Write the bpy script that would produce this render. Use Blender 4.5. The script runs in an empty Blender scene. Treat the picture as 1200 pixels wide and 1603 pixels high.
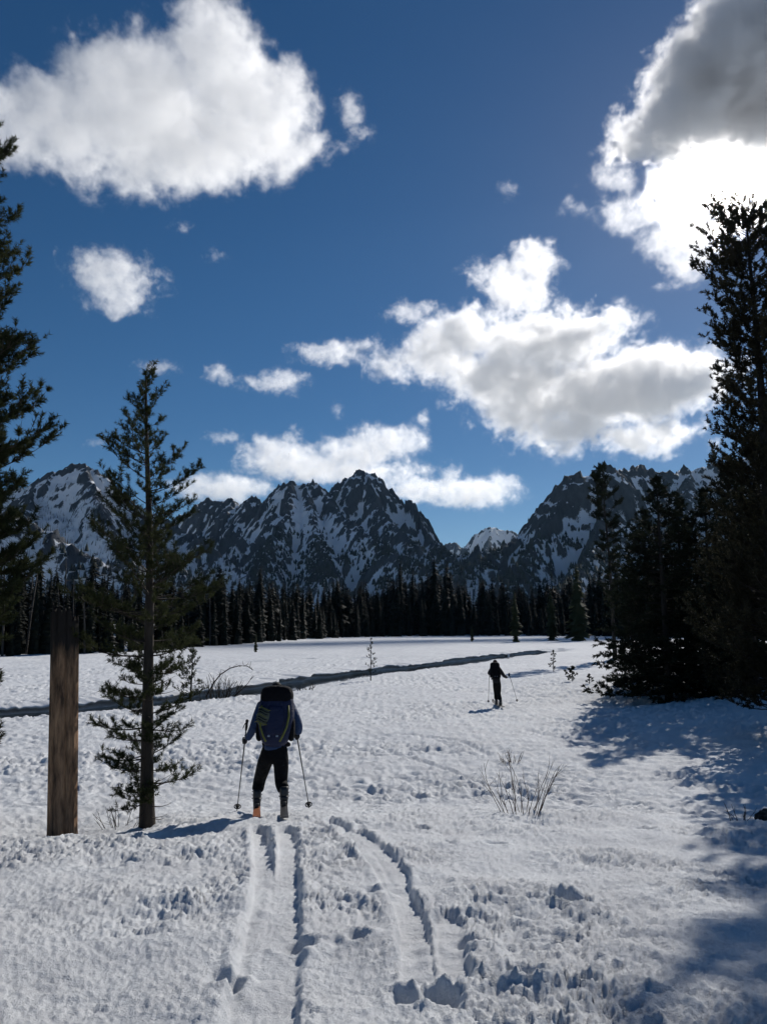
import bpy, bmesh, math, random
import numpy as np
from mathutils import Vector, Matrix
random.seed(7); np.random.seed(7)
S = bpy.context.scene
COL = S.collection
# ---------------------------------------------------------------- camera, sky, sun
CZ, PITCH, F = 3.0, math.radians(9.0), 1160.0
cd = bpy.data.cameras.new('camera'); cam = bpy.data.objects.new('camera', cd); COL.objects.link(cam)
cam.location = (0, 0, CZ); cam.rotation_euler = (math.radians(90) + PITCH, 0, 0)
cd.sensor_fit = 'VERTICAL'; cd.sensor_height = 36; cd.lens = 36 * F / 1603
cd.clip_start = 0.1; cd.clip_end = 60000
S.camera = cam
SUN_EL, SUN_AZ = math.radians(30.3), math.radians(26.2)      # azimuth clockwise from +Y
W = bpy.data.worlds.new('World'); S.world = W; W.use_nodes = True
wn = W.node_tree.nodes; wl = W.node_tree.links
bg = wn['Background']; bg.inputs['Strength'].default_value = 0.058
sky = wn.new('ShaderNodeTexSky'); sky.sky_type = 'NISHITA'; sky.sun_disc = False
sky.sun_elevation = SUN_EL; sky.sun_rotation = SUN_AZ
sky.altitude = 2000; sky.air_density = 1.0; sky.dust_density = 0.4; sky.ozone_density = 2.5
hs = wn.new('ShaderNodeHueSaturation'); hs.inputs['Saturation'].default_value = 1.28
wl.new(sky.outputs['Color'], hs.inputs['Color']); wl.new(hs.outputs['Color'], bg.inputs['Color'])
sd = bpy.data.lights.new('sun', 'SUN'); sun = bpy.data.objects.new('sun', sd); COL.objects.link(sun)
sd.energy = 4.9; sd.angle = math.radians(0.5); sd.color = (1.0, 0.95, 0.88)
SD = Vector((math.sin(SUN_AZ) * math.cos(SUN_EL), math.cos(SUN_AZ) * math.cos(SUN_EL), math.sin(SUN_EL)))
sun.rotation_euler = (-SD).to_track_quat('-Z', 'Y').to_euler()
vs = S.view_settings; vs.view_transform = 'Standard'; vs.look = 'None'; vs.exposure = -0.08; vs.gamma = 1.0; vs.use_curve_mapping = False
cy = S.cycles; cy.max_bounces = 8; cy.diffuse_bounces = 3; cy.glossy_bounces = 2; cy.transparent_max_bounces = 8; cy.volume_bounces = 6; cy.volume_step_rate = 2.0
cy.use_denoising = True
# ---------------------------------------------------------------- helpers
def ray(px, py):
    xc, yc = (px - 600) / F, (801.5 - py) / F
    return Vector((xc, math.cos(PITCH) - yc * math.sin(PITCH), math.sin(PITCH) + yc * math.cos(PITCH)))
def P(px, py, y):
    """world point seen at photo pixel (px, py) at forward distance y"""
    d = ray(px, py); return Vector((0, 0, CZ)) + d * (y / d.y)
def tag(o, label=None, cat=None, group=None, kind=None):
    if label: o['label'] = label
    if cat: o['category'] = cat
    if group: o['group'] = group
    if kind: o['kind'] = kind
    return o
def empty(name, loc=(0, 0, 0), label=None, cat=None, group=None, rz=0.0):
    o = bpy.data.objects.new(name, None); COL.objects.link(o); o.location = loc; o.rotation_euler = (0, 0, rz); o.empty_display_size = 0.1
    return tag(o, label, cat, group)
def link(name, me, parent=None, world=False):
    o = bpy.data.objects.new(name, me); COL.objects.link(o)
    if parent is not None:
        o.parent = parent
        if world:                                   # vertices are in world space: keep them there
            o.matrix_parent_inverse = Matrix.Translation(parent.location).inverted() if parent.rotation_euler.z == 0 else parent.matrix_basis.inverted()
    return o
def mesh_np(name, V, Fc, mat=None, smooth=False, nv=3):
    """mesh from numpy arrays, all faces with nv corners"""
    me = bpy.data.meshes.new(name)
    V = np.ascontiguousarray(V, dtype=np.float32); Fc = np.ascontiguousarray(Fc, dtype=np.int32)
    me.vertices.add(len(V)); me.vertices.foreach_set('co', V.ravel())
    me.loops.add(Fc.size); me.loops.foreach_set('vertex_index', Fc.ravel())
    me.polygons.add(len(Fc)); me.polygons.foreach_set('loop_start', np.arange(0, Fc.size, nv, dtype=np.int32))
    me.polygons.foreach_set('loop_total', np.full(len(Fc), nv, dtype=np.int32))
    if smooth: me.polygons.foreach_set('use_smooth', np.ones(len(Fc), dtype=bool))
    if mat: me.materials.append(mat)
    me.update(calc_edges=True)
    return me
def _h(ix, iy, seed):
    h = (ix.astype(np.uint32) * np.uint32(374761393) + iy.astype(np.uint32) * np.uint32(668265263) + np.uint32((seed * 2246822519) & 0xffffffff))
    h = (h ^ (h >> np.uint32(13))) * np.uint32(1274126177)
    return h ^ (h >> np.uint32(16))
def perlin(x, y, seed=0):
    xi = np.floor(x); yi = np.floor(y); fx = x - xi; fy = y - yi
    xi = xi.astype(np.int64); yi = yi.astype(np.int64)
    u = fx * fx * fx * (fx * (fx * 6 - 15) + 10); v = fy * fy * fy * (fy * (fy * 6 - 15) + 10)
    def g(dx, dy):
        a = (_h(xi + dx, yi + dy, seed) & np.uint32(1023)).astype(np.float32) * np.float32(2 * math.pi / 1024)
        return np.cos(a) * (fx - dx) + np.sin(a) * (fy - dy)
    n00, n10, n01, n11 = g(0, 0), g(1, 0), g(0, 1), g(1, 1)
    return ((n00 * (1 - u) + n10 * u) * (1 - v) + (n01 * (1 - u) + n11 * u) * v) * 1.41
def fbm(x, y, octv=4, seed=0, gain=0.5, lac=2.03):
    a, s, f = 1.0, 0.0, 1.0
    for i in range(octv):
        s = s + a * perlin(x * f + 17.3 * i, y * f - 9.1 * i, seed + i); a *= gain; f *= lac
    return s
def ridged(x, y, octv=5, seed=0, gain=0.5, lac=2.07):
    a, s, f, w = 1.0, 0.0, 1.0, 1.0
    for i in range(octv):
        n = 1 - np.abs(perlin(x * f + 31.7 * i, y * f + 11.9 * i, seed + i)) * 1.6
        n = np.clip(n, 0, 1) ** 2 * w; s = s + a * n; w = np.clip(n * 1.6, 0, 1); a *= gain; f *= lac
    return s
def sstep(a, b, x):
    t = np.clip((x - a) / (b - a), 0, 1); return t * t * (3 - 2 * t)
def poly_dist(x, y, pts):
    """distance to a polyline, signed side, arc length and parameter-interpolated extra value(s)"""
    best = np.full(x.shape, 1e9, np.float32); side = np.zeros(x.shape, np.float32); arc = np.zeros(x.shape, np.float32); ext = np.zeros(x.shape, np.float32)
    s0 = 0.0
    for a, b in zip(pts[:-1], pts[1:]):
        dx, dy = b[0] - a[0], b[1] - a[1]; L = math.hypot(dx, dy) + 1e-9
        t = np.clip(((x - a[0]) * dx + (y - a[1]) * dy) / (L * L), 0, 1)
        ex, ey = x - (a[0] + t * dx), y - (a[1] + t * dy)
        d = np.sqrt(ex * ex + ey * ey); m = d < best
        best = np.where(m, d, best); side = np.where(m, np.sign(dx * ey - dy * ex), side); arc = np.where(m, s0 + t * L, arc)
        if len(a) > 2: ext = np.where(m, a[2] + t * (b[2] - a[2]), ext)
        s0 += L
    return best, side, arc, ext
def tube_np(paths, sides=5):
    """paths: list of (points Nx3, radii N) -> verts, quads"""
    VV, FF, base = [], [], 0
    for pts, rad in paths:
        pts = np.asarray(pts, dtype=np.float64); rad = np.asarray(rad, dtype=np.float64); n = len(pts)
        tan = np.gradient(pts, axis=0); tan /= np.linalg.norm(tan, axis=1, keepdims=True) + 1e-12
        ref = np.array([0, 0, 1.0]) if abs(tan[0][2]) < 0.8 else np.array([1.0, 0, 0])
        u = np.cross(tan, ref); u /= np.linalg.norm(u, axis=1, keepdims=True) + 1e-12; v = np.cross(tan, u)
        a = np.arange(sides) * 2 * math.pi / sides
        ring = pts[:, None, :] + rad[:, None, None] * (np.cos(a)[None, :, None] * u[:, None, :] + np.sin(a)[None, :, None] * v[:, None, :])
        VV.append(ring.reshape(-1, 3))
        i = np.arange(n - 1)[:, None] * sides; j = np.arange(sides)[None, :]; j2 = (j + 1) % sides
        FF.append(np.stack([base + i + j, base + i + j2, base + i + sides + j2, base + i + sides + j], -1).reshape(-1, 4))
        base += n * sides
    return np.concatenate(VV), np.concatenate(FF)
# ---------------------------------------------------------------- materials
def nodes_mat(name):
    m = bpy.data.materials.new(name); m.use_nodes = True
    return m, m.node_tree.nodes, m.node_tree.links, m.node_tree.nodes['Principled BSDF']
def mottled(name, c1, c2, scale=8.0, rough=0.8, bump=0.0, bscale=None, detail=6, spec=0.3, stretch=None):
    m, n, l, b = nodes_mat(name)
    tc = n.new('ShaderNodeTexCoord'); vec = tc.outputs['Object']
    if stretch:
        mp = n.new('ShaderNodeMapping'); mp.inputs['Scale'].default_value = stretch; l.new(vec, mp.inputs['Vector']); vec = mp.outputs[0]
    t = n.new('ShaderNodeTexNoise'); t.inputs['Scale'].default_value = scale; t.inputs['Detail'].default_value = detail; l.new(vec, t.inputs['Vector'])
    r = n.new('ShaderNodeValToRGB'); r.color_ramp.elements[0].position = 0.35; r.color_ramp.elements[1].position = 0.65
    r.color_ramp.elements[0].color = (*c1, 1); r.color_ramp.elements[1].color = (*c2, 1)
    l.new(t.outputs[0], r.inputs[0]); l.new(r.outputs[0], b.inputs['Base Color'])
    b.inputs['Roughness'].default_value = rough; b.inputs['Specular IOR Level'].default_value = spec
    if bump:
        t2 = n.new('ShaderNodeTexNoise'); t2.inputs['Scale'].default_value = bscale or scale * 3; t2.inputs['Detail'].default_value = 5; l.new(vec, t2.inputs['Vector'])
        bp = n.new('ShaderNodeBump'); bp.inputs['Strength'].default_value = 1.0; bp.inputs['Distance'].default_value = bump
        l.new(t2.outputs[0], bp.inputs['Height']); l.new(bp.outputs[0], b.inputs['Normal'])
    return m
def foliage_mat(name, c1, c2, trans=0.25, scale=1.5):
    m, n, l, b = nodes_mat(name)
    tc = n.new('ShaderNodeTexCoord'); t = n.new('ShaderNodeTexNoise'); t.inputs['Scale'].default_value = scale; t.inputs['Detail'].default_value = 4
    l.new(tc.outputs['Object'], t.inputs['Vector'])
    r = n.new('ShaderNodeValToRGB'); r.color_ramp.elements[0].position = 0.35; r.color_ramp.elements[1].position = 0.68
    r.color_ramp.elements[0].color = (*c1, 1); r.color_ramp.elements[1].color = (*c2, 1); l.new(t.outputs[0], r.inputs[0])
    l.new(r.outputs[0], b.inputs['Base Color']); b.inputs['Roughness'].default_value = 0.75; b.inputs['Specular IOR Level'].default_value = 0.12
    tr = n.new('ShaderNodeBsdfTranslucent'); l.new(r.outputs[0], tr.inputs['Color'])
    mx = n.new('ShaderNodeMixShader'); mx.inputs[0].default_value = trans
    l.new(b.outputs[0], mx.inputs[1]); l.new(tr.outputs[0], mx.inputs[2]); l.new(mx.outputs[0], n['Material Output'].inputs['Surface'])
    return m
def plain(name, c, rough=0.6, spec=0.4, metal=0.0):
    m, n, l, b = nodes_mat(name)
    tc = n.new('ShaderNodeTexCoord'); t = n.new('ShaderNodeTexNoise'); t.inputs['Scale'].default_value = 40; t.inputs['Detail'].default_value = 4
    l.new(tc.outputs['Object'], t.inputs['Vector'])
    mr = n.new('ShaderNodeMapRange'); mr.inputs['To Min'].default_value = 0.8; mr.inputs['To Max'].default_value = 1.2; l.new(t.outputs[0], mr.inputs[0])
    vm = n.new('ShaderNodeVectorMath'); vm.operation = 'SCALE'; vm.inputs[0].default_value = c; l.new(mr.outputs[0], vm.inputs['Scale'])
    if 'cloth' in name or 'jacket' in name or 'trousers' in name:                       # folds and creases
        t2 = n.new('ShaderNodeTexNoise'); t2.inputs['Scale'].default_value = 11; t2.inputs['Detail'].default_value = 3; t2.inputs['Distortion'].default_value = .8; l.new(tc.outputs['Object'], t2.inputs['Vector'])
        bp = n.new('ShaderNodeBump'); bp.inputs['Distance'].default_value = .03; l.new(t2.outputs[0], bp.inputs['Height']); l.new(bp.outputs[0], b.inputs['Normal'])
    l.new(vm.outputs[0], b.inputs['Base Color']); b.inputs['Roughness'].default_value = rough; b.inputs['Specular IOR Level'].default_value = spec; b.inputs['Metallic'].default_value = metal
    return m
def snow_material():
    m, n, l, b = nodes_mat('old_spring_snow')
    g = n.new('ShaderNodeNewGeometry'); pos = g.outputs['Position']
    def noise(s, d, r=0.55):
        t = n.new('ShaderNodeTexNoise'); t.inputs['Scale'].default_value = s; t.inputs['Detail'].default_value = d; t.inputs['Roughness'].default_value = r
        l.new(pos, t.inputs['Vector']); return t.outputs[0]
    r = n.new('ShaderNodeValToRGB'); e = r.color_ramp.elements
    e[0].position = 0.3; e[0].color = (0.70, 0.71, 0.73, 1); e[1].position = 0.62; e[1].color = (0.84, 0.86, 0.88, 1)
    l.new(noise(1.1, 7, 0.65), r.inputs[0]); l.new(r.outputs[0], b.inputs['Base Color'])
    b.inputs['Roughness'].default_value = 0.85; b.inputs['Specular IOR Level'].default_value = 0.12
    b1 = n.new('ShaderNodeBump'); b1.inputs['Distance'].default_value = 0.028; b1.inputs['Strength'].default_value = 1.0; l.new(noise(17, 7, 0.74), b1.inputs['Height'])
    b2 = n.new('ShaderNodeBump'); b2.inputs['Distance'].default_value = 0.005; b2.inputs['Strength'].default_value = 0.9; l.new(noise(140, 2, 0.6), b2.inputs['Height'])
    l.new(b1.outputs[0], b2.inputs['Normal']); l.new(b2.outputs[0], b.inputs['Normal'])
    return m
# ---------------------------------------------------------------- snow ground: one sheet from the feet to the horizon
BANK_R = np.array([0, 2, 4, 6, 8, 9.6, 10.6, 11.6, 13, 16, 20, 30, 40, 1e6]); BANK_Z = np.array([1.5, 1.44, 1.28, 1.07, .86, .70, .56, .38, .26, .16, .08, 0, 0, 0])
def base_h(x, y):
    x = np.asarray(x, dtype=np.float64); y = np.asarray(y, dtype=np.float64)
    r = np.sqrt(x * x * 0.35 + y * y); r = np.where(y < 0, np.abs(y) * 0.2, r)
    z = sum(np.interp(r + o, BANK_R, BANK_Z) for o in (-.5, 0, .5)) / 3
    z = z - 0.22 * np.exp(-(((x + 4.1) / 1.35) ** 2 + ((y - 9.9) / 1.1) ** 2)) + .05 * np.exp(-(((x + 3.8) / 1.6) ** 2 + ((y - 8.0) / .7) ** 2)) + 0.08 * np.exp(-(((x - 2.2) / 1.6) ** 2 + ((y - 10.4) / 0.7) ** 2))
    # rise on the right, in front of the firs
    z = z + 1.05 * sstep(6.5, 17, x + 0.10 * (y - 26)) * sstep(13, 24, y) * sstep(60, 30, y)
    z = z - 0.55 * np.exp(-(((x - 12.0) / 3.4) ** 2 + ((y - 30.2) / 1.5) ** 2))
    # gentle swells, then the valley floor climbing away under the forest
    z = z + 0.10 * fbm(x / 9.0, y / 9.0, 2, 5) * sstep(4, 14, y)
    rr = np.sqrt(x * x + y * y); z = z + np.clip(rr - 330, 0, None) * 0.012 + 5.0 * sstep(110, 200, rr) * sstep(-25, -75, x + 0.12 * (200 - y))
    return z
STREAM_PX = [(-420, 1122, 1108), (-120, 1121, 1104), (0, 1116, 1098), (120, 1108, 1091), (250, 1096, 1080), (370, 1082, 1066), (430, 1073, 1060), (520, 1058, 1048), (600, 1048, 1040), (680, 1040, 1034), (740, 1032, 1026), (800, 1025, 1016), (850, 1020, 1013), (885, 1016, 1013)]
def flat(px, py, z=0.0):
    d = ray(px, py); t = (z - CZ) / d.z; return (d.x * t, d.y * t)
STREAM = []
for sx, ya, yb in STREAM_PX:
    p = flat(sx, ya); STREAM.append((p[0], p[1] + 1.3 + 0.008 * p[1], (.75 + 0.008 * p[1]) * (.25 if sx > 870 else 1.0)))
def on_ground(px, py):
    """photo pixel -> point on the undisturbed snow"""
    d = ray(px, py); ts = .5 * 1.006 ** np.arange(1200); qs = ts[:, None] * np.array(d)[None]
    below = np.where(CZ + qs[:, 2] < base_h(qs[:, 0], qs[:, 1]))[0]; k = below[0] if len(below) else len(ts) - 1
    a, b = qs[max(0, k - 1)], qs[k]; fa = CZ + a[2] - float(base_h(a[0], a[1])); fb = CZ + b[2] - float(base_h(b[0], b[1])); w = fa / (fa - fb + 1e-9)
    q = Vector(a + (b - a) * min(1, max(0, w)))
    return Vector((q.x, q.y, float(base_h(q.x, q.y))))
TRACKS = []      # (list of ground points, half width, depth)
def track(pix, hw, dep): TRACKS.append(([tuple(on_ground(*p)[:2]) for p in pix], hw, dep))
track([(330, 1830), (365, 1640), (381, 1596), (391, 1540), (401, 1483), (410, 1420), (415, 1375), (410, 1330), (404, 1290)], .080, .050)
track([(410, 1830), (425, 1640), (432, 1596), (437, 1540), (442, 1500), (446, 1440), (449, 1383), (450, 1330), (448, 1290)], .085, .042)
track([(660, 1590), (655, 1520), (650, 1470), (640, 1425), (617, 1383), (596, 1350), (572, 1325), (540, 1298), (510, 1278)], .085, .050)
track([(716, 1590), (713, 1556), (708, 1510), (703, 1470), (699, 1430), (690, 1405)], .075, .042)
track([(640, 1400), (625, 1365), (603, 1335), (570, 1308), (540, 1290)], .06, .036)
track([(770, 1235), (700, 1205), (620, 1180), (540, 1172)], .09, .04)
track([(560, 1155), (640, 1150), (720, 1160), (770, 1185)], .10, .04)
HOLES = [(690, 1558, .10, .12), (742, 1472, .10, .10), (822, 1532, .10, .10), (905, 1410, .12, .08), (470, 1478, .10, .09), (660, 1296, .10, .06), (972, 1352, .09, .07), (352, 1530, .10, .08), (700, 1322, .10, .06), (585, 1395, .08, .06), (880, 1408, .10, .07), (520, 1345, .07, .05), (775, 1322, .10, .06), (1010, 1300, .12, .07), (560, 1468, .07, .05), (640, 1560, .09, .07), (300, 1340, .2, .06), (170, 1350, .22, .05)]
MELT = [[flat(*q) for q in m_] for m_ in ([(515, 1032), (560, 1029.5), (625, 1030)], [(325, 1038), (410, 1035), (485, 1031)], [(670, 1023.5), (740, 1021), (795, 1022)], [(150, 1053), (230, 1051), (300, 1046)], [(860, 1005), (930, 1003), (960, 1004)])]
HOLES = [(*on_ground(a, b)[:2], c, d) for a, b, c, d in HOLES]
def snow_h(x, y):
    z = base_h(x, y); r = np.sqrt(x * x + y * y)
    near = sstep(14, 9.5, r); mid = sstep(9, 13, r) * sstep(120, 45, r)
    wx = x + 0.10 * perlin(x * 2.1, y * 2.1, 61); wy = y + 0.10 * perlin(x * 2.1 + 40, y * 2.1, 62)
    patch = 0.18 + 1.0 * sstep(-0.45, 0.5, fbm(x / 1.7, y / 1.7, 2, 63))
    # churned crust close by: clods and pits
    clod = np.abs(perlin(wx * 2.6, wy * 2.6, 64)) * .6 + 0.55 * (.62 - np.abs(perlin(wx * 5.3, wy * 5.3, 65))) + 0.42 * np.abs(perlin(wx * 13, wy * 13, 66)) + 0.26 * np.abs(perlin(wx * 27, wy * 27, 67)) + .12 * perlin(wx * 52, wy * 52, 60)
    z = z + near * patch * (0.085 * (clod - 0.45)) + near * (0.045 * fbm(x / .9, y / .9, 2, 68) + .010 * fbm(x * 16, y * 16, 3, 69, .65))
    # sun cups farther out: shallow scoops with sharp rims
    cup = .7 * np.abs(perlin(wx * 1.5, wy * 1.6, 70)) + 0.75 * np.abs(perlin(wx * 2.7, wy * 3.3, 71)) + .45 * np.abs(perlin(wx * 5.6, wy * 6.6, 72)) + .2 * perlin(wx * 11, wy * 12, 79)
    soft = 0.42 + 0.62 * sstep(-0.3, 0.4, fbm(x / 5.0, y / 5.0, 2, 73))
    z = z + mid * soft * (0.18 * (0.5 - cup) + .016 * fbm(x * 6, y * 5, 2, 77))
    z = z + sstep(30, 70, r) * 0.10 * fbm(x / 6.0, y / 4.0, 3, 74)
    # stream cut
    d, side, arc, hw = poly_dist(x, y, STREAM); m = d < 14
    dd = d * side + 0.5 * fbm(x / 3.0, y / 3.0, 2, 75) + .05 * perlin(x / .8, y / .8, 78)           # positive towards the far bank
    cut = sstep(hw + 1.0, hw + .6, dd) * sstep(-hw - 2.2, -hw, dd) * sstep(400, 250, r)
    z = z - np.where(m, cut * 0.50, 0) + np.where(m, .10 * sstep(hw + 5, hw + .3, dd) * sstep(hw + .6, hw + 1.0, dd), 0)
    for ml in MELT:
        d, side, arc, _ = poly_dist(x, y, ml); mm = d < 6
        z = z - np.where(mm, .30 * sstep(.9, .2, d + .35 * perlin(x / 2, y / 2, 95)) * sstep(0, 6, arc), 0)
    # ski tracks and post holes
    sel = np.where((r < 22) & (y > 1))
    xs, ys, zs = x[sel], y[sel], z[sel]
    bs = base_h(xs, ys)
    for pts, w, dep in TRACKS:
        d, side, arc, _ = poly_dist(xs, ys, pts)
        d = d + 0.012 * perlin(xs * 4, ys * 4, 80) + .012 * perlin(xs * 17, ys * 17, 81)
        Ltot = sum(math.hypot(b_[0] - a_[0], b_[1] - a_[1]) for a_, b_ in zip(pts[:-1], pts[1:])); ends = sstep(0, .55, arc) * sstep(Ltot, Ltot - .55, arc); d = d + .3 * (1 - ends)
        fl = sstep(w + .030, w - .005, d); lip = np.exp(-((d - w - .06) / .05) ** 2) * (0.6 + .7 * perlin(xs * 6, ys * 6, 82))
        floor = bs - dep + .010 * perlin(xs * 9, ys * 9, 83) + .006 * perlin(xs * 30, ys * 30, 84)
        zs = zs * (1 - fl) + floor * fl + lip * .022
    for hx, hy, rad, dep in HOLES:
        d = np.sqrt((xs - hx) ** 2 + (ys - hy) ** 2) * (1 + .35 * perlin(xs * 7, ys * 7, 85))
        zs = zs - dep * .75 * sstep(rad * 1.2, rad * .45, d) + .018 * np.exp(-((d - rad * 1.45) / (rad * .4)) ** 2)
    z[sel] = zs
    return z
def ground_z(x, y):
    return float(snow_h(np.array([float(x)]), np.array([float(y)]))[0])
def build_ground():
    front = np.arange(-math.radians(31), math.radians(31), .0018)
    rest = []; a = math.radians(31); st = .003
    while a < math.pi: rest.append(a); st = min(st * 1.18, .12); a += st
    rest = np.array(rest); ang = np.concatenate([-rest[::-1], front, rest])
    R = [0.8]
    while R[-1] < 14000:
        r = R[-1]; R.append(r * (1.0066 if r < 60 else 1.0085 if r < 420 else 1.06))
    R = np.array(R); A, RR = np.meshgrid(ang, R)
    X = RR * np.sin(A); Y = RR * np.cos(A); Z = snow_h(X.ravel(), Y.ravel()).reshape(X.shape)
    nr, na = X.shape; V = np.stack([X, Y, Z], -1).reshape(-1, 3)
    V = np.concatenate([V, [[0, 0, float(base_h(0, 0))]]])
    i = np.arange(nr - 1)[:, None] * na; j = np.arange(na)[None, :]; j2 = (j + 1) % na
    Q = np.stack([i + j, i + j2, i + na + j2, i + na + j], -1).reshape(-1, 4)
    me = mesh_np('snow_ground', V, Q, SNOW, True, 4)
    return tag(link('snow_ground', me), 'rough snow covering the meadow and the foreground bank', None, None, 'structure')
SNOW = snow_material()
GROUND = build_ground()
def build_stream():
    m, n, l, b = nodes_mat('dark_stream_water')
    b.inputs['Base Color'].default_value = (.012, .018, .026, 1); b.inputs['Roughness'].default_value = .06
    g = n.new('ShaderNodeNewGeometry'); t = n.new('ShaderNodeTexNoise'); t.inputs['Scale'].default_value = 2.5; t.inputs['Detail'].default_value = 4; l.new(g.outputs['Position'], t.inputs['Vector'])
    bp = n.new('ShaderNodeBump'); bp.inputs['Distance'].default_value = .0015; l.new(t.outputs[0], bp.inputs['Height']); l.new(bp.outputs[0], b.inputs['Normal'])
    V, Q = [], []
    for k, (x, y, w) in enumerate(STREAM):
        a = STREAM[max(0, k - 1)]; c = STREAM[min(len(STREAM) - 1, k + 1)]; t = Vector((c[0] - a[0], c[1] - a[1], 0)).normalized(); nrm = Vector((-t.y, t.x, 0))
        for s in (-1, 1): V.append((x + nrm.x * s * (w + .6), y + nrm.y * s * (w + .6), -0.36))
        if k: Q.append((2 * k - 2, 2 * k - 1, 2 * k + 1, 2 * k))
    me = mesh_np('stream', np.array(V), np.array(Q), m, False, 4)
    return tag(link('stream', me), 'narrow dark stream winding between snow banks', None, None, 'structure')
build_stream()

def build_bank():
    """steep snow bank on the far side of the stream, with a small overhanging lip"""
    pts = [Vector((a[0], a[1], 0)) for a in STREAM]; C, N, HW = [], [], []
    for k in range(len(pts) - 1):
        L = (pts[k + 1] - pts[k]).length; n = max(2, int(L / .18)); t = (pts[k + 1] - pts[k]).normalized()
        for i in range(n): C.append(pts[k].lerp(pts[k + 1], i / n)); N.append((-t.y, t.x)); HW.append(STREAM[k][2] + (STREAM[k + 1][2] - STREAM[k][2]) * i / n)
    C = np.array([(c.x, c.y) for c in C]); N = np.array(N); HW = np.array(HW)
    for _ in range(30): N[1:-1] = (N[:-2] + N[1:-1] + N[2:]) / 3
    N /= np.linalg.norm(N, axis=1, keepdims=True); o = HW.copy()
    tap = np.clip((len(C) - 1 - np.arange(len(C))) / 60.0, 0, 1)
    for _ in range(4):
        q = C + N * o[:, None]; o = HW - 0.5 * fbm(q[:, 0] / 3.0, q[:, 1] / 3.0, 2, 75) - .05 * perlin(q[:, 0] / .8, q[:, 1] / .8, 78)
    q1 = C + N * (o + 1.3)[:, None]; top = snow_h(q1[:, 0], q1[:, 1]); q0 = C + N * o[:, None]
    top = np.minimum(top, .5); lip = top - .10 - .06 * perlin(q0[:, 0] * .5, q0[:, 1] * .5, 88)
    prof = [(1.5, lambda: top + .0), (.7, lambda: lip + .08), (.28, lambda: lip + .06), (.06, lambda: lip + .02), (.0, lambda: lip - .02), (.06, lambda: lip - .08), (.25, lambda: lip - .14), (.45, lambda: lip * .5 - .2), (.5, lambda: lip * 0 - .34), (.45, lambda: lip * 0 - .45)]
    rows = []
    for dx, f in prof:
        rough = .04 * perlin(q0[:, 0] * .7 + dx * 9, q0[:, 1] * .7, 90) + .012 * perlin(q0[:, 0] * 6, q0[:, 1] * 6 + dx * 9, 91); w = 1 if dx < 1 else 0
        p = C + N * (o + (dx + rough * w) * (.15 + .85 * tap))[:, None]; rows.append(np.stack([p[:, 0], p[:, 1], (f() + .012 * w * perlin(q0[:, 0] * 3 + dx * 5, q0[:, 1] * 3, 92)) - .6 * (1 - tap)], -1))
    V = np.stack(rows, 1); n, m_ = V.shape[:2]; i = np.arange(n - 1)[:, None] * m_; j = np.arange(m_ - 1)[None]
    Q = np.stack([i + j, i + j + 1, i + m_ + j + 1, i + m_ + j], -1).reshape(-1, 4)
    tag(link('snow_bank', mesh_np('snow_bank', V.reshape(-1, 3), Q, SNOW, True, 4)), 'steep snow bank along the far side of the stream', None, None, 'structure')
build_bank()
# ---------------------------------------------------------------- mountains
def mountain_material(name, rock1, rock2):
    """bare rock and lying snow; the mesh says how much snow each spot holds (flat ground and gullies hold it, cliffs and ribs shed it)"""
    m, n, l, b = nodes_mat(name)
    g = n.new('ShaderNodeNewGeometry'); pos = g.outputs['Position']
    def noise(s, d, r=0.6, st=None):
        v = pos
        if st: mp = n.new('ShaderNodeMapping'); mp.inputs['Scale'].default_value = st; l.new(pos, mp.inputs['Vector']); v = mp.outputs[0]
        t = n.new('ShaderNodeTexNoise'); t.inputs['Scale'].default_value = s; t.inputs['Detail'].default_value = d; t.inputs['Roughness'].default_value = r
        l.new(v, t.inputs['Vector']); return t.outputs[0]
    at = n.new('ShaderNodeAttribute'); at.attribute_name = 'snow'
    a = n.new('ShaderNodeMath'); a.operation = 'SUBTRACT'; l.new(noise(.045, 10, .82, (1, 1, .55)), a.inputs[0]); a.inputs[1].default_value = .5
    c = n.new('ShaderNodeMath'); c.operation = 'MULTIPLY_ADD'; l.new(a.outputs[0], c.inputs[0]); c.inputs[1].default_value = 2.5; l.new(at.outputs['Fac'], c.inputs[2])
    mr = n.new('ShaderNodeMapRange'); mr.inputs['From Min'].default_value = .40; mr.inputs['From Max'].default_value = .60; l.new(c.outputs[0], mr.inputs[0])
    r = n.new('ShaderNodeValToRGB'); r.color_ramp.elements[0].color = (*rock1, 1); r.color_ramp.elements[1].color = (*rock2, 1)
    r.color_ramp.elements[0].position = .35; r.color_ramp.elements[1].position = .65; l.new(noise(.04, 8, .7, (1, 1, .3)), r.inputs[0])
    mx = n.new('ShaderNodeMix'); mx.data_type = 'RGBA'; l.new(mr.outputs[0], mx.inputs[0]); l.new(r.outputs[0], mx.inputs[6]); mx.inputs[7].default_value = (.78, .80, .83, 1)
    bp = n.new('ShaderNodeBump'); bp.inputs['Distance'].default_value = 5.0; bp.inputs['Strength'].default_value = .7; l.new(noise(.07, 7, .75, (1, 1, .5)), bp.inputs['Height'])
    l.new(mx.outputs[2], b.inputs['Base Color']); b.inputs['Roughness'].default_value = .85; b.inputs['Specular IOR Level'].default_value = .1
    l.new(bp.outputs[0], b.inputs['Normal'])
    return m
ROCK = mountain_material('alpine_rock_and_snow', (.020, .025, .034), (.060, .068, .082))
ROCKD = mountain_material('dark_buttress_rock_and_snow', (.022, .027, .035), (.056, .062, .072))
FIELDS = {}
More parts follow.
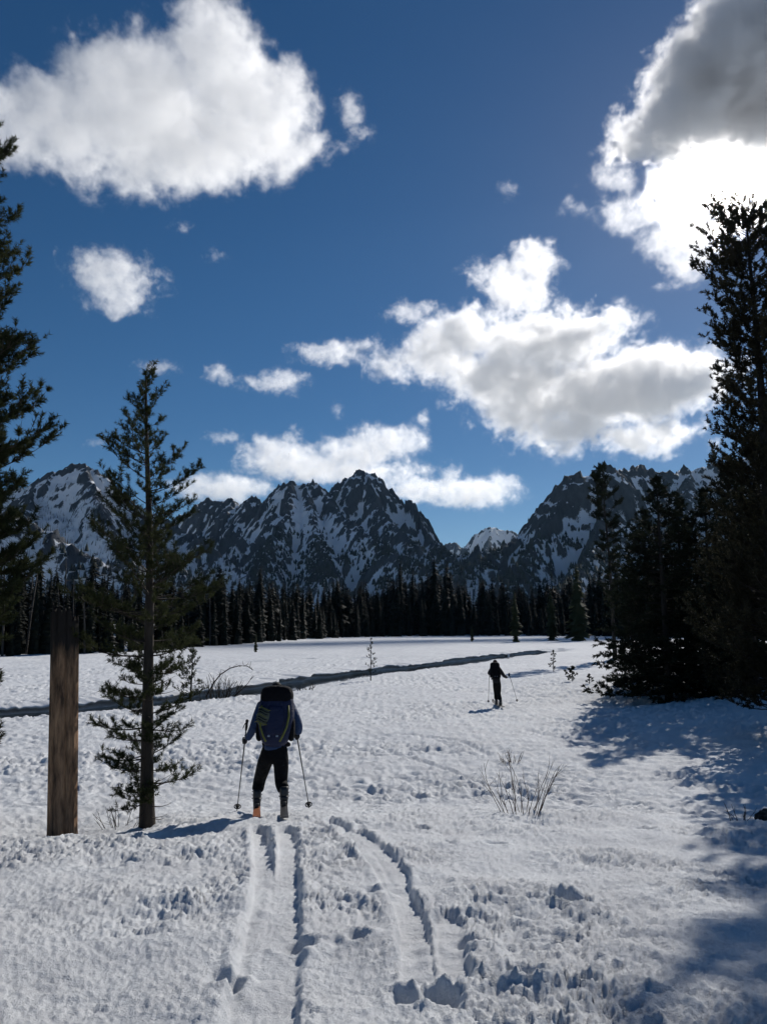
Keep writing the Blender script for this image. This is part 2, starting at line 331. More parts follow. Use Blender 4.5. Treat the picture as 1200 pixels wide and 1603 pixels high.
def mountain(key, label, ridges, xb, yb, res, mat, k=0.72, pw=1.0, warp=60, amp=70, seed=1, crest_amp=10, rocky=0.0, bias=0.0):
    x = np.arange(xb[0], xb[1], res, dtype=np.float64); y = np.arange(yb[0], yb[1], res, dtype=np.float64)
    X, Y = np.meshgrid(x, y)
    wx = X + warp * fbm(X / 330, Y / 330, 4, seed); wy = Y + warp * fbm(X / 330 + 50, Y / 330, 4, seed + 9)
    H = np.full(X.shape, -1e4); D = np.full(X.shape, 1e9); U = np.zeros(X.shape)
    for ri, rd in enumerate(ridges):
        pts = [tuple(P(*q)) for q in rd]; s0 = 900.0 * ri
        for a, b in zip(pts[:-1], pts[1:]):
            dx, dy = b[0] - a[0], b[1] - a[1]; L2 = dx * dx + dy * dy + 1e-9
            # unwarped close to the crest so that the skyline holds, warped farther down
            d0 = np.hypot(X - (a[0] + dx * .5), Y - (a[1] + dy * .5)); f = sstep(0, 260, d0 - math.sqrt(L2) * .5)
            px_, py_ = X * (1 - f) + wx * f, Y * (1 - f) + wy * f
            t = np.clip(((px_ - a[0]) * dx + (py_ - a[1]) * dy) / L2, 0, 1)
            d = np.hypot(px_ - (a[0] + t * dx), py_ - (a[1] + t * dy))
            h = a[2] + t * (b[2] - a[2]) - k * (d - .00030 * np.clip(d, 0, 1200) ** 2)
            sd_ = np.sign(dx * (py_ - a[1]) - dy * (px_ - a[0])); win = h > H; U = np.where(win, s0 + t * math.sqrt(L2) + 5000 * (sd_ > 0), U); D = np.where(win, d, D); H = np.maximum(H, h); 
            s0 += math.sqrt(L2) if b is pts[-1] or True else 0
    far = sstep(0, 300, D); rg = ridged(X / 420 + .3 * fbm(X / 200, Y / 200, 2, seed + 4), Y / 420, 5, seed + 20, .5)
    uu = U + 25 * fbm(X / 120, Y / 120, 3, seed + 61) + .12 * D * fbm(X / 400, Y / 400, 2, seed + 62)
    ribs = ridged(uu / 165, D / 900, 3, seed + 30, .6) * .6 + ridged(uu / 62, D / 420, 3, seed + 34, .62) * .4       # ribs and gullies running down the fall line
    big = fbm(X / 500, Y / 500, 2, seed + 66)
    H = H + amp * far * (rg - 1.2) * 1.2 + amp * (.25 + .75 * sstep(0, 140, D)) * sstep(1100, 500, D) * (1.15 + .6 * big) * .75 * (ribs - 1.12)
    H = H + crest_amp * (ridged(X / 48, Y / 48, 4, seed + 40, .68) - .75) + (3 + 7 * sstep(.1, .5, fbm(X / 160, Y / 160, 2, seed + 51))) * fbm(X / 32, Y / 32, 4, seed + 50, .68)
    gy_, gx_ = np.gradient(H, res); slope = np.degrees(np.arctan(np.hypot(gx_, gy_)))
    def blur(A, k):
        for _ in range(k):
            A = (A + np.roll(A, 1, 0) + np.roll(A, -1, 0) + np.roll(A, 1, 1) + np.roll(A, -1, 1)) / 5
        return A
    conc = blur(H, 14) - H                                     # positive in gullies
    snow = 1.62 + bias - (slope - 44) / 26 + conc / 17 + .75 * fbm(X / 380, Y / 380, 3, seed + 70) + .25 * fbm(X / 90, Y / 90, 3, seed + 71) - rocky * sstep(420, 60, D) - .25 * sstep(60, 10, D) + .30 * sstep(430, 160, H)
    low = -12 + 0.004 * Y
    ny, nx = X.shape; V = np.stack([X, Y, H], -1).reshape(-1, 3)
    i = np.arange(ny - 1)[:, None] * nx; j = np.arange(nx - 1)[None, :]
    Q = np.stack([i + j, i + j + 1, i + nx + j + 1, i + nx + j], -1).reshape(-1, 4)
    zq = H.reshape(-1)[Q].max(1); Q = Q[zq > -30]
    used = np.zeros(len(V), bool); used[Q.ravel()] = True; remap = np.cumsum(used) - 1
    me = mesh_np('mountain', V[used], remap[Q], mat, True, 4)
    at = me.attributes.new('snow', 'FLOAT', 'POINT'); at.data.foreach_set('value', np.clip(snow, -1, 2).reshape(-1)[used].astype(np.float32))
    FIELDS[key] = (x, y, H)
    return tag(link('mountain', me), label, None, None, 'structure')
mountain('C', 'small pale snowy peak far up the valley gap', [[(640, 900, 7000), (690, 862, 7000), (700, 849, 7000), (712, 847, 7000), (722, 858, 7000), (735, 850, 6900), (741, 838, 6900), (755, 830, 6900), (770, 823, 6900), (785, 828, 6900), (805, 832, 6900), (812, 838, 6900), (830, 858, 6900), (870, 880, 6900), (960, 900, 6900)],
    [(770, 823, 6900), (760, 860, 6500), (735, 890, 6100)], [(800, 832, 6900), (810, 865, 6500)]], (200, 2600), (5400, 7600), 13, ROCK, 1.0, warp=60, amp=80, seed=31)
mountain('B', 'broad snowy central massif with a rounded rocky summit', [
    [(200, 850, 4100), (270, 812, 4050), (300, 797, 4000), (325, 780, 3950), (345, 786, 3900), (365, 781, 3850), (380, 791, 3800), (396, 776, 3700), (415, 789, 3650), (430, 766, 3550), (445, 757, 3500), (457, 750, 3500), (477, 758, 3500), (490, 752, 3500), (505, 766, 3550), (516, 772, 3600), (530, 757, 3650), (545, 746, 3700), (563, 736, 3700), (585, 742, 3700), (600, 757, 3680), (612, 770, 3660), (625, 779, 3640), (640, 778, 3620), (652, 795, 3580), (666, 811, 3540), (680, 829, 3500), (692, 846, 3450), (712, 864, 3350), (738, 885, 3200), (780, 920, 3000)],
    [(457, 750, 3500), (452, 790, 3250), (430, 840, 2950), (405, 885, 2650), (390, 915, 2400)],
    [(500, 762, 3530), (530, 800, 3250), (575, 838, 2950), (625, 870, 2700), (670, 895, 2500), (705, 915, 2350)],
    [(572, 738, 3700), (590, 790, 3420), (615, 822, 3200), (650, 850, 3000)],
    [(640, 778, 3620), (665, 830, 3350), (700, 868, 3050), (735, 895, 2850)],
    [(365, 781, 3850), (345, 825, 3500), (310, 870, 3100), (280, 905, 2800)],
    [(477, 758, 3500), (490, 812, 3150), (500, 860, 2800), (510, 900, 2500)]], (-2300, 900), (2050, 4700), 8, ROCK, .98, warp=75, amp=85, seed=11, rocky=.5, bias=.10)
mountain('E', 'dark rocky mountain with a blunt buttress on the right of the valley', [
    [(640, 930, 2150), (700, 905, 2200), (730, 887, 2250), (760, 871, 2300), (800, 849, 2350), (830, 826, 2400), (850, 801, 2430), (870, 776, 2450), (885, 763, 2470), (889, 743, 2500), (900, 736, 2500), (915, 741, 2510), (930, 738, 2520), (945, 727, 2540), (960, 731, 2580), (985, 733, 2650), (1000, 726, 2700), (1012, 731, 2720), (1030, 739, 2750), (1050, 738, 2760), (1062, 741, 2770), (1072, 728, 2780), (1081, 739, 2780), (1100, 729, 2790), (1130, 724, 2800), (1200, 705, 2800), (1320, 690, 2800), (1500, 700, 2800), (1700, 740, 2800)],
    [(935, 736, 2520), (950, 790, 2330), (935, 845, 2100), (905, 890, 1900), (880, 925, 1700)],
    [(1072, 728, 2780), (1075, 780, 2500), (1040, 840, 2200), (1010, 890, 1950)],
    [(870, 776, 2450), (850, 830, 2250), (820, 870, 2080), (790, 905, 1900)],
    [(1200, 705, 2800), (1200, 770, 2400), (1170, 850, 2000)]], (150, 2900), (1500, 3600), 8, ROCKD, 1.08, warp=60, amp=70, seed=51, rocky=.7, bias=.14)
mountain('A', 'snowy left mountain with a burnt forest on its shoulder', [
    [(-420, 800, 2900), (-200, 765, 2900), (-50, 772, 2850), (40, 764, 2820), (60, 750, 2810), (80, 740, 2800), (110, 728, 2800), (133, 722, 2800), (150, 735, 2800), (166, 743, 2800), (186, 766, 2780), (212, 790, 2750), (245, 802, 2700), (300, 835, 2600), (350, 872, 2500), (400, 910, 2400)],
    [(133, 722, 2800), (150, 775, 2560), (178, 835, 2250), (215, 885, 1950)], [(60, 750, 2810), (35, 815, 2400), (10, 870, 2050)], [(212, 790, 2750), (250, 850, 2350), (290, 895, 2050)],
    [(-260, 790, 1500), (-80, 790, 1500), (20, 808, 1500), (77, 826, 1500), (127, 858, 1500), (200, 900, 1500), (290, 940, 1450)]], (-2900, -300), (1050, 3700), 9, ROCK, 1.05, warp=65, amp=45, seed=71, rocky=.3, bias=-.08)
def slope_forest(label, key, n, zlo, zhi, seed, hgt=(8, 16), keep=0.0, fade=120, dead=False, xlim=None):
    """conifers too far away to count, each a small spire of real geometry standing on the slope"""
    rng = np.random.default_rng(seed); x, y, H = FIELDS[key]; res = x[1] - x[0]
    gx, gy = np.gradient(H, res)[1], np.gradient(H, res)[0]
    i = rng.integers(2, len(y) - 2, n * 10); j = rng.integers(2, len(x) - 2, n * 10)
    z = H[i, j]; s = np.hypot(gx[i, j], gy[i, j])
    X = x[j] + rng.uniform(-.5, .5, len(i)) * res; Y = y[i] + rng.uniform(-.5, .5, len(i)) * res
    zl = zhi + fade * fbm(X / 260, Y / 260, 3, seed); dn = fbm(X / 130, Y / 130, 3, seed + 3)
    pr = sstep(zl, zl - 1.6 * fade, z)
    ok = (z > zlo) & (rng.uniform(0, 1, len(i)) < pr) & (dn > -.25 + keep - .6 * sstep(zl - fade, zl - 3 * fade, z)) & (s < 1.7) & (gy[i, j] > -.35)
    if xlim: ok &= (X > xlim[0]) & (X < xlim[1])
    idx = np.where(ok)[0][:n]; X, Y, z = X[idx], Y[idx], z[idx]; m = len(idx)
    h = rng.uniform(*hgt, m); w = h * (rng.uniform(.24, .36, m) if not dead else rng.uniform(.03, .05, m)); a0 = rng.uniform(0, 6.28, m)
    V = np.zeros((m, 8, 3))
    for q in range(4):
        a = a0 + q * math.pi / 2; V[:, q] = np.stack([X + w * np.cos(a), Y + w * np.sin(a), z + h * .08], -1)
        V[:, 4 + q] = np.stack([X + .5 * w * np.cos(a + .7), Y + .5 * w * np.sin(a + .7), z + h * .5], -1)
    V = np.concatenate([V, np.stack([X, Y, z + h], -1)[:, None]], 1)
    f = np.array([(q, (q + 1) % 4, 8) for q in range(4)] + [(4 + q, 4 + (q + 1) % 4, 8) for q in range(4)])
    Fc = (np.arange(m)[:, None, None] * 9 + f[None]).reshape(-1, 3)
    me = mesh_np('slope_forest', V.reshape(-1, 3), Fc, CHAR if dead else FARFOL)
    return tag(link('slope_forest', me), label, None, None, 'stuff')
FARFOL = foliage_mat('far_conifer_foliage', (.010, .017, .016), (.026, .036, .030), .05, .01)
CHAR = mottled('burnt_trunk_wood', (.03, .028, .027), (.08, .072, .066), .05)
slope_forest('scattered conifers on the lower slopes of the central massif', 'B', 20000, -5, 430, 3, (13, 23), -.10, 110)
slope_forest('scattered conifers on the lower slopes of the dark right mountain', 'E', 15000, -5, 330, 4, (12, 21), -.22, 90)
slope_forest('thin burnt trunks covering the shoulder of the left mountain', 'A', 18000, -5, 520, 5, (10, 18), -.5, 60, True)
slope_forest('living conifers low on the left mountain', 'A', 7000, -5, 230, 6, (12, 22), -.2, 60)
# ---------------------------------------------------------------- thin valley air
def haze():
    m = bpy.data.materials.new('valley_air'); m.use_nodes = True; n = m.node_tree.nodes; n.clear()
    o = n.new('ShaderNodeOutputMaterial'); v = n.new('ShaderNodeVolumePrincipled'); v.inputs['Color'].default_value = (.42, .70, 1.0, 1); v.inputs['Density'].default_value = 0.9e-5; v.inputs['Anisotropy'].default_value = .35
    m.node_tree.links.new(v.outputs[0], o.inputs['Volume'])
    x0, x1, y0, y1, z0, z1 = -15000, 15000, -14500, 15000, -160, 1250
    V = [(x0, y0, z0), (x1, y0, z0), (x1, y1, z0), (x0, y1, z0), (x0, y0, z1), (x1, y0, z1), (x1, y1, z1), (x0, y1, z1)]
    me = bpy.data.meshes.new('haze'); me.from_pydata(V, [], [(3, 2, 1, 0), (4, 5, 6, 7), (0, 1, 5, 4), (1, 2, 6, 5), (2, 3, 7, 6), (3, 0, 4, 7)]); me.materials.append(m)
    tag(link('haze', me), 'thin blue mountain air between the meadow and the peaks', None, None, 'stuff')
haze()
# ---------------------------------------------------------------- clouds: real volumes at about 2 km
def cam_pt(px, py, Z):
    return ((px - 600) / F * Z, (801.5 - py) / F * Z, Z)
def cloud_material(nm='cloud_vapour', g=0.5):
    m = bpy.data.materials.new(nm); m.use_nodes = True
    n = m.node_tree.nodes; n.clear()
    o = n.new('ShaderNodeOutputMaterial'); v = n.new('ShaderNodeVolumePrincipled')
    v.inputs['Color'].default_value = (0.985, 0.987, 0.99, 1); v.inputs['Density'].default_value = 1.0
    v.inputs['Anisotropy'].default_value = g
    m.node_tree.links.new(v.outputs[0], o.inputs['Volume'])
    try: m.cycles.volume_step_rate = 1.0
    except Exception: pass
    return m
CLOUD_M = cloud_material(); VEIL_M = cloud_material('thin_cloud_vapour', 0.85)
def make_cloud(label, Z, blobs, seed, dens=0.012, nscale=1.0, vox=2.3, rough=1.0, stretch=(1, 1, 1), mat=None):
    mat = mat or CLOUD_M
    """blobs: (px, py, rx, ry, depth_factor, weight) at camera depth Z; density field = soft union of ellipsoids frayed by fractal noise"""
    k = Z / F
    ng = bpy.data.node_groups.new('cloud_field', 'GeometryNodeTree')
    ng.interface.new_socket('Geometry', in_out='INPUT', socket_type='NodeSocketGeometry')
    ng.interface.new_socket('Geometry', in_out='OUTPUT', socket_type='NodeSocketGeometry')
    N, L = ng.nodes, ng.links
    def math_(op, a, b=None, c=None, clamp=False):
        x = N.new('ShaderNodeMath'); x.operation = op; x.use_clamp = clamp
        for i, v in enumerate((a, b, c)):
            if v is None: continue
            if isinstance(v, (int, float)): x.inputs[i].default_value = v
            else: L.new(v, x.inputs[i])
        return x.outputs[0]
    def vm(op, a, b=None):
        x = N.new('ShaderNodeVectorMath'); x.operation = op
        for i, v in enumerate((a, b)):
            if v is None: continue
            if isinstance(v, (tuple, list)): x.inputs[i].default_value = v
            else: L.new(v, x.inputs[i])
        return x
    pos = N.new('GeometryNodeInputPosition').outputs[0]
    cx = sum(b[0] for b in blobs) / len(blobs); cyy = sum(b[1] for b in blobs) / len(blobs)
    c0 = Vector(cam_pt(cx, cyy, Z))
    # domain warp (large billows)
    def noise(vec, scale, detail, rough_, dist=0.0, col=False):
        x = N.new('ShaderNodeTexNoise'); x.noise_dimensions = '3D'
        x.inputs['Scale'].default_value = scale; x.inputs['Detail'].default_value = detail
        x.inputs['Roughness'].default_value = rough_; x.inputs['Distortion'].default_value = dist
        L.new(vec, x.inputs['Vector']); return x.outputs['Color'] if col else x.outputs[0]
    off = vm('ADD', pos, (seed * 1371.3, seed * 717.7, seed * 317.1)).outputs[0]
    st = vm('MULTIPLY', off, stretch).outputs[0]
    sc = 1.0 / (62 * k * nscale)
    w1 = noise(st, sc * 0.8, 2, 0.5, col=True)
    w1 = vm('SUBTRACT', w1, (0.5, 0.5, 0.5)).outputs[0]
    w1 = vm('MULTIPLY', w1, (60 * k * nscale,) * 3).outputs[0]
    w2 = noise(st, sc * 3.4, 3, 0.6, col=True)
    w2 = vm('MULTIPLY', vm('SUBTRACT', w2, (0.5, 0.5, 0.5)).outputs[0], (30 * k * nscale,) * 3).outputs[0]
    p = vm('ADD', vm('ADD', pos, w1).outputs[0], w2).outputs[0]
    acc = None; lo = [1e9] * 3; hi = [-1e9] * 3
    for b in blobs:
        px, py, rx, ry = b[:4]; dfac = b[4] if len(b) > 4 else 1.0; wt = b[5] if len(b) > 5 else 1.0
        c = Vector(cam_pt(px, py, Z)) - c0
        R = (rx * k, ry * k, 0.5 * (rx + ry) * k * dfac)
        for i in range(3):
            m_ = R[i] + 34 * k * nscale
            lo[i] = min(lo[i], c[i] - m_); hi[i] = max(hi[i], c[i] + m_)
        d = vm('SUBTRACT', p, tuple(c)).outputs[0]
        d = vm('DIVIDE', d, R).outputs[0]
        ln = vm('LENGTH', d).outputs['Value']
        rm = min(R)
        s = math_('MULTIPLY', math_('SUBTRACT', 1.0, ln), rm / k)        # roughly px inside the surface
        if wt != 1.0: s = math_('MULTIPLY', s, wt)
        acc = s if acc is None else math_('SMOOTH_MAX', acc, s, 12.0)
    f1 = noise(st, sc * 1.3, 8, 0.72, 0.4)
    f1 = math_('SUBTRACT', f1, 0.5)
    acc = math_('ADD', acc, math_('MULTIPLY', f1, 150.0 * rough * nscale))
    f3 = math_('ABSOLUTE', math_('SUBTRACT', noise(st, sc * 4.2, 6, 0.68), 0.5))
    acc = math_('ADD', acc, math_('MULTIPLY_ADD', f3, -90.0 * rough * nscale, 6.0 * nscale))
    e = math_('DIVIDE', acc, 20.0 * nscale, clamp=True)
    e = math_('POWER', e, 1.6)
    f2 = noise(st, sc * 2.0, 5, 0.66)
    mod = math_('MAXIMUM', math_('MULTIPLY_ADD', f2, 4.4, -1.35), 0.08)
    den = math_('MULTIPLY', math_('MULTIPLY', e, mod), dens * 1000.0 / Z * 3.0)
    vc = N.new('GeometryNodeVolumeCube')
    L.new(den, vc.inputs['Density'])
    vc.inputs['Min'].default_value = lo; vc.inputs['Max'].default_value = hi
    for i, ax in enumerate('XYZ'):
        vc.inputs['Resolution ' + ax].default_value = max(12, int((hi[i] - lo[i]) / (k * vox)))
    sm = N.new('GeometryNodeSetMaterial'); sm.inputs['Material'].default_value = mat
    L.new(vc.outputs[0], sm.inputs['Geometry'])
    out = N.new('NodeGroupOutput'); L.new(sm.outputs[0], out.inputs[0])
    dat = bpy.data.volumes.new('cloud'); dat.materials.append(mat)
    o = bpy.data.objects.new('cloud', dat); COL.objects.link(o)
    md = o.modifiers.new('field', 'NODES'); md.node_group = ng
    R3 = Matrix(((1, 0, 0), (0, math.sin(PITCH) * -1, math.cos(PITCH)), (0, math.cos(PITCH), math.sin(PITCH))))
    # columns: camera right, camera up, camera forward in world
    o.matrix_world = Matrix.Translation(Vector((0, 0, CZ)) + R3 @ c0) @ R3.to_4x4()
    o['label'] = label; o['category'] = 'cloud'; o['group'] = 'clouds in the blue sky'
    return o
G_ = 'clouds in the blue sky'
def alt(py, h=1900): return h / (math.sin(PITCH) + (801.5 - py) / F * math.cos(PITCH))
make_cloud('largest bright white cumulus cloud high over the left trees', alt(170), [(335,95,85,85),(210,155,115,95),(105,195,100,75),(400,185,95,85),(290,215,150,75),(458,235,50,45),(205,262,85,42),(250,95,55,42),(20,200,60,60)], 1, dens=.0075)
make_cloud('torn wisp just right of the largest white cloud', alt(185), [(548,172,20,26),(562,210,18,10),(535,235,14,8)], 3, dens=.006, nscale=.5, vox=1.6)
make_cloud('grey bellied cloud at the upper right with the hidden sun glaring below it', alt(150), [(1160,110,135,95,1.5),(1270,100,130,115,1.5),(1055,185,70,60,1.2),(985,235,42,36),(1020,205,50,50),(1185,20,85,40,1.2)], 2, dens=.022)
make_cloud('glowing ragged cloud band below the hidden sun at the upper right', alt(340), [(965,275,38,26,.8),(985,335,55,26,.8),(905,330,22,12,.6),(1060,375,55,40,1),(1085,410,45,30,1),(1125,352,40,16,.6),(1030,300,20,40,.35,.8),(1195,345,30,18,.6)], 4, dens=.006, nscale=.7)
make_cloud('thin blinding veil of cloud in front of the sun at the right edge', alt(280), [(1130,285,135,85,.8),(1235,290,110,90,.8),(1120,350,90,50,.7)], 5, dens=.0008, nscale=.9, rough=.9, mat=VEIL_M)
make_cloud('puffy torn white cloud left of the middle, above the young pine', alt(440), [(172,432,62,40,.7),(190,465,58,30,.7),(150,408,45,22,.6),(225,440,30,20,.5)], 6, dens=.010, nscale=.6, vox=1.6)
make_cloud('small upright cloud perched above the widest grey and white cloud', alt(440), [(810,452,58,38),(838,405,36,30),(770,428,42,20),(795,478,45,16)], 7, dens=.011, nscale=.6, vox=1.6)
make_cloud('widest grey and white cloud over the right mountain', alt(590), [(720,525,75,38),(850,535,115,42),(935,505,58,24),(690,568,95,30),(800,595,110,42,1.2),(970,612,135,46,2.0),(1060,595,75,42,1.6),(880,672,90,34),(830,640,80,38),(1000,685,85,20)], 8, dens=.019, nscale=.85)
make_cloud('little flat cloud left of the small upright cloud', alt(488), [(637,490,36,13),(660,478,16,9)], 9, dens=.009, nscale=.4, vox=1.6)
make_cloud('flat cloud trailing off the left end of the widest cloud', alt(550), [(520,552,62,15),(580,540,25,10),(600,560,22,12)], 10, dens=.009, nscale=.42, vox=1.6)
make_cloud('pair of joined puffs right of the young pine top', alt(595), [(340,582,20,16),(372,598,20,8),(440,597,40,17),(410,602,28,11)], 11, dens=.010, nscale=.4, vox=1.6)
make_cloud('little cloud right behind the tip of the young pine', alt(575), [(246,576,27,11)], 12, dens=.008, nscale=.4, vox=1.6)
make_cloud('broad white cloud bank above the central summit', alt(705), [(420,705,42,24),(455,722,75,24),(560,712,72,28),(600,690,62,24),(640,692,32,18),(540,738,115,20),(452,682,16,14),(662,660,11,12)], 13, dens=.012, nscale=.55, vox=1.6)
make_cloud('small flat cloud above the left end of the cloud bank', alt(685), [(350,685,26,9)], 14, dens=.008, nscale=.3, vox=1.6)
make_cloud('low cloud resting behind the ridge right of the young pine', alt(765), [(360,764,68,24),(305,762,40,18)], 15, dens=.011, nscale=.45, vox=1.7)
make_cloud('curling low cloud over the valley gap', alt(765), [(735,772,78,22),(785,758,32,19),(660,766,60,20),(706,738,20,13)], 16, dens=.012, nscale=.45, vox=1.7)
for k, (x, y, a, b, lab) in enumerate([(285,355,17,8,'tiny wisp below the largest white cloud'),(338,399,15,9,'tiny wisp right of the puffy torn cloud'),(792,298,14,14,'tiny frayed wisp left of the glare'),(528,642,10,14,'tiny upright puff above the cloud bank'),
        (1046,447,24,8,'thin wisp below the glowing ragged band'),(152,692,18,6,'thin streak left of the young pine top')]):
    make_cloud(lab, alt(y), [(x, y, a, b, .6)], 20 + k, dens=.007, nscale=.3, vox=1.6)
# ---------------------------------------------------------------- conifers
BARK = mottled('grey_brown_bark', (.022, .018, .015), (.06, .048, .038), 9, .9, .012, 30, stretch=(1, 1, .25))
BARKD = mottled('dark_bark', (.014, .012, .011), (.035, .03, .026), 9, .9, .01, 30, stretch=(1, 1, .25))
NEEDLE = foliage_mat('pine_needles', (.022, .031, .014), (.060, .068, .028), .35, 1.2)
NEEDLED = foliage_mat('dark_fir_needles', (.011, .016, .011), (.028, .035, .020), .2, .8)
NEEDLER = foliage_mat('dusky_pine_needles', (.016, .018, .012), (.044, .042, .026), .3, .6)
FIRFAR = foliage_mat('forest_edge_needles', (.007, .010, .008), (.017, .022, .015), .06, .3)
MEADOWFIR = foliage_mat('olive_young_conifer_needles', (.035, .045, .022), (.08, .09, .045), .3, .5)
def norm(a): return a / (np.linalg.norm(a, axis=-1, keepdims=True) + 1e-12)
def needles(p0, dr, ln, n, nl, nw, rng, spread=.75, tip=True):
    """n needle triangles round each twig (start p0, unit direction dr, length ln)"""
    m = len(p0); t = rng.uniform(0.05, 1.0, (m, n, 1)); 
    base = p0[:, None] + dr[:, None] * (t * ln[:, None, None])
    rnd = norm(rng.normal(size=(m, n, 3))); rad = norm(rnd - (rnd * dr[:, None]).sum(-1, keepdims=True) * dr[:, None])
    d = norm(dr[:, None] * rng.uniform(.35, 1.0, (m, n, 1)) + rad * spread)
    L = nl * rng.uniform(.7, 1.25, (m, n, 1)); side = norm(np.cross(d, rng.normal(size=(m, n, 3))))
    a = base - side * nw * .5; b = base + side * nw * .5; c = base + d * L
    V = np.stack([a, b, c], 2).reshape(-1, 3); return V
def conifer(name, label, loc, H, prof, rng, nbr=90, clear=.05, up0=-.15, up1=.9, curl=.35, twigs=22, twl=.13, nn=26, nl=.05, nw=.004, trunk_r=.07, tops=.0,
            fmat=None, bmat=None, group=None, cat='tree', lean=(0, 0), whorl=0.0, gaps=.12, dead=0, gone=None, mesh_only=False, br=.011, bl=7, upk=1.0):
    """a tapered trunk with drawn branches and a crown of single needles; prof(f) gives the crown radius at height fraction f"""
    fmat = fmat or NEEDLE; bmat = bmat or BARK
    hs = np.linspace(-.03, 1, 16); wob = .006 * H
    ax = np.stack([lean[0] * hs * H + wob * np.sin(hs * 7 + rng.uniform(0, 6)) * hs, lean[1] * hs * H + wob * np.cos(hs * 6 + rng.uniform(0, 6)) * hs, hs * H], -1)
    rad = trunk_r * (1.03 - hs) ** .8 * (1 + .35 * np.exp(-np.clip(hs, 0, 1) * 28)) + .004
    paths = [(ax, rad)]
    bp, P0, DR, LN = [], [], [], []
    for b in range(nbr + dead):
        isdead = b >= nbr
        f = clear + (1 - clear) * (1 - (1 - (b + rng.uniform(0, 1)) / nbr) ** .9) if not isdead else rng.uniform(.02, clear + .25)
        f = min(f, .985)
        if whorl and not isdead: f = min(.985, round(f / whorl) * whorl + rng.normal() * whorl * .10)
        if f <= 0.01: continue
        o = np.array([np.interp(f, hs, ax[:, i]) for i in range(3)])
        R = prof(f) * rng.uniform(.62, 1.12)
        if rng.uniform() < gaps: R *= .45
        if isdead: R = min(.8, prof(.3)) * rng.uniform(.25, .6)
        if R < .03: continue
        az = rng.uniform(0, 2 * math.pi); 
        if gone and gone(az, f): continue
        el = up0 + (up1 - up0) * f ** 1.3 + rng.normal() * .12
        t = np.linspace(0, 1, 7)
        hz = np.array([math.cos(az), math.sin(az), 0]); bend = rng.normal() * .12; sd = np.array([-math.sin(az), math.cos(az), 0])
        L = R / max(.35, math.cos(el))
        pts = o + hz * (t * L * math.cos(el))[:, None] + sd * (bend * L * t * t)[:, None] + np.array([0, 0, 1.0]) * (L * math.sin(el) * t + curl * L * t ** 2.4 * .6)[:, None]
        r0 = br * (.5 + R) * (1.15 - .5 * f)
        bp.append((pts, np.maximum(r0 * (1 - t * .85), .0022)))
        if isdead: continue
        # side branchlets fanning out of the outer part of the bough, each carrying short tufted shoots
        stems = [(pts, 0.35)]
        nb2 = max(2, int(bl * (.4 + R / max(.2, prof(max(clear, .15))))))
        for q in range(nb2):
            u = rng.uniform(.22, .95); i = min(5, int(u * 6)); w = u * 6 - i; p = pts[i] * (1 - w) + pts[i + 1] * w
            tg = pts[i + 1] - pts[i]; tg /= np.linalg.norm(tg) + 1e-9; sgn = 1 if q % 2 else -1
            d = tg * rng.uniform(.6, 1.1) + sd * sgn * rng.uniform(.35, 1.0) + np.array([0, 0, rng.uniform(-.05, .35)]); d /= np.linalg.norm(d)
            l2 = L * rng.uniform(.16, .36) * (1.15 - .4 * u); s5 = np.linspace(0, 1, 4)[:, None]
            pp = p + d * l2 * s5 + np.array([0, 0, l2 * .25 * upk]) * s5 ** 2; bp.append((pp, np.array([.0045, .004, .003, .002]) * (br / .011))); stems.append((pp, .15))
        for pp, lo_ in stems:
            ll = np.linalg.norm(pp[-1] - pp[0]); k = max(2, int(twigs * ll * (1.0 if lo_ < .3 else .8))); ns = len(pp) - 1
            for q in range(k):
                u = lo_ + (1 - lo_) * (1 if q == 0 else rng.uniform(0, 1) ** .8); i = min(ns - 1, int(u * ns)); w = u * ns - i; p = pp[i] * (1 - w) + pp[i + 1] * w
                tg = pp[i + 1] - pp[i]; tg = tg / (np.linalg.norm(tg) + 1e-9)
                d = tg * rng.uniform(.5, 1.1) + norm(rng.normal(size=3)) * .55 + np.array([0, 0, rng.uniform(.0, .6) * upk]); d /= np.linalg.norm(d)
                P0.append(p); DR.append(d); LN.append(twl * rng.uniform(.6, 1.3))
    # leader
    for q in range(6):
        P0.append(ax[-1] - np.array([0, 0, .02 * H * q])); d = np.array([rng.normal() * .4, rng.normal() * .4, 1.0]); DR.append(d / np.linalg.norm(d)); LN.append(twl * 1.2)
    P0, DR, LN = map(np.array, (P0, DR, LN))
    V = needles(P0, DR, LN, nn, nl, nw, rng)
    bv, bf = tube_np(bp, 3); tv, tf = tube_np(paths, 10)
    bt = np.concatenate([bf[:, [0, 1, 2]], bf[:, [0, 2, 3]]]) + len(V); nt = np.arange(len(V)).reshape(-1, 3)
    cm = mesh_np('crown', np.concatenate([V, bv]), np.concatenate([nt, bt]), fmat); cm.materials.append(bmat)      # needles and the twigs that carry them
    cm.polygons.foreach_set('material_index', np.concatenate([np.zeros(len(nt), np.int32), np.ones(len(bt), np.int32)]))
    tm = mesh_np('trunk', tv, tf, bmat, True, 4)
    if mesh_only: return tm, None, cm
    root = empty(name, loc, label, cat, group)
    link('trunk', tm, root); link('crown', cm, root)
    return root
def I(xs, ys): return lambda f: float(np.interp(f, xs, ys))
rng = np.random.default_rng(42)
gx = P(231, 1290, 10.3).x; PINE = Vector((gx, 10.3, ground_z(gx, 10.3) - .05)); ptop = P(233, 583, 10.3); PH = ptop.z - PINE.z
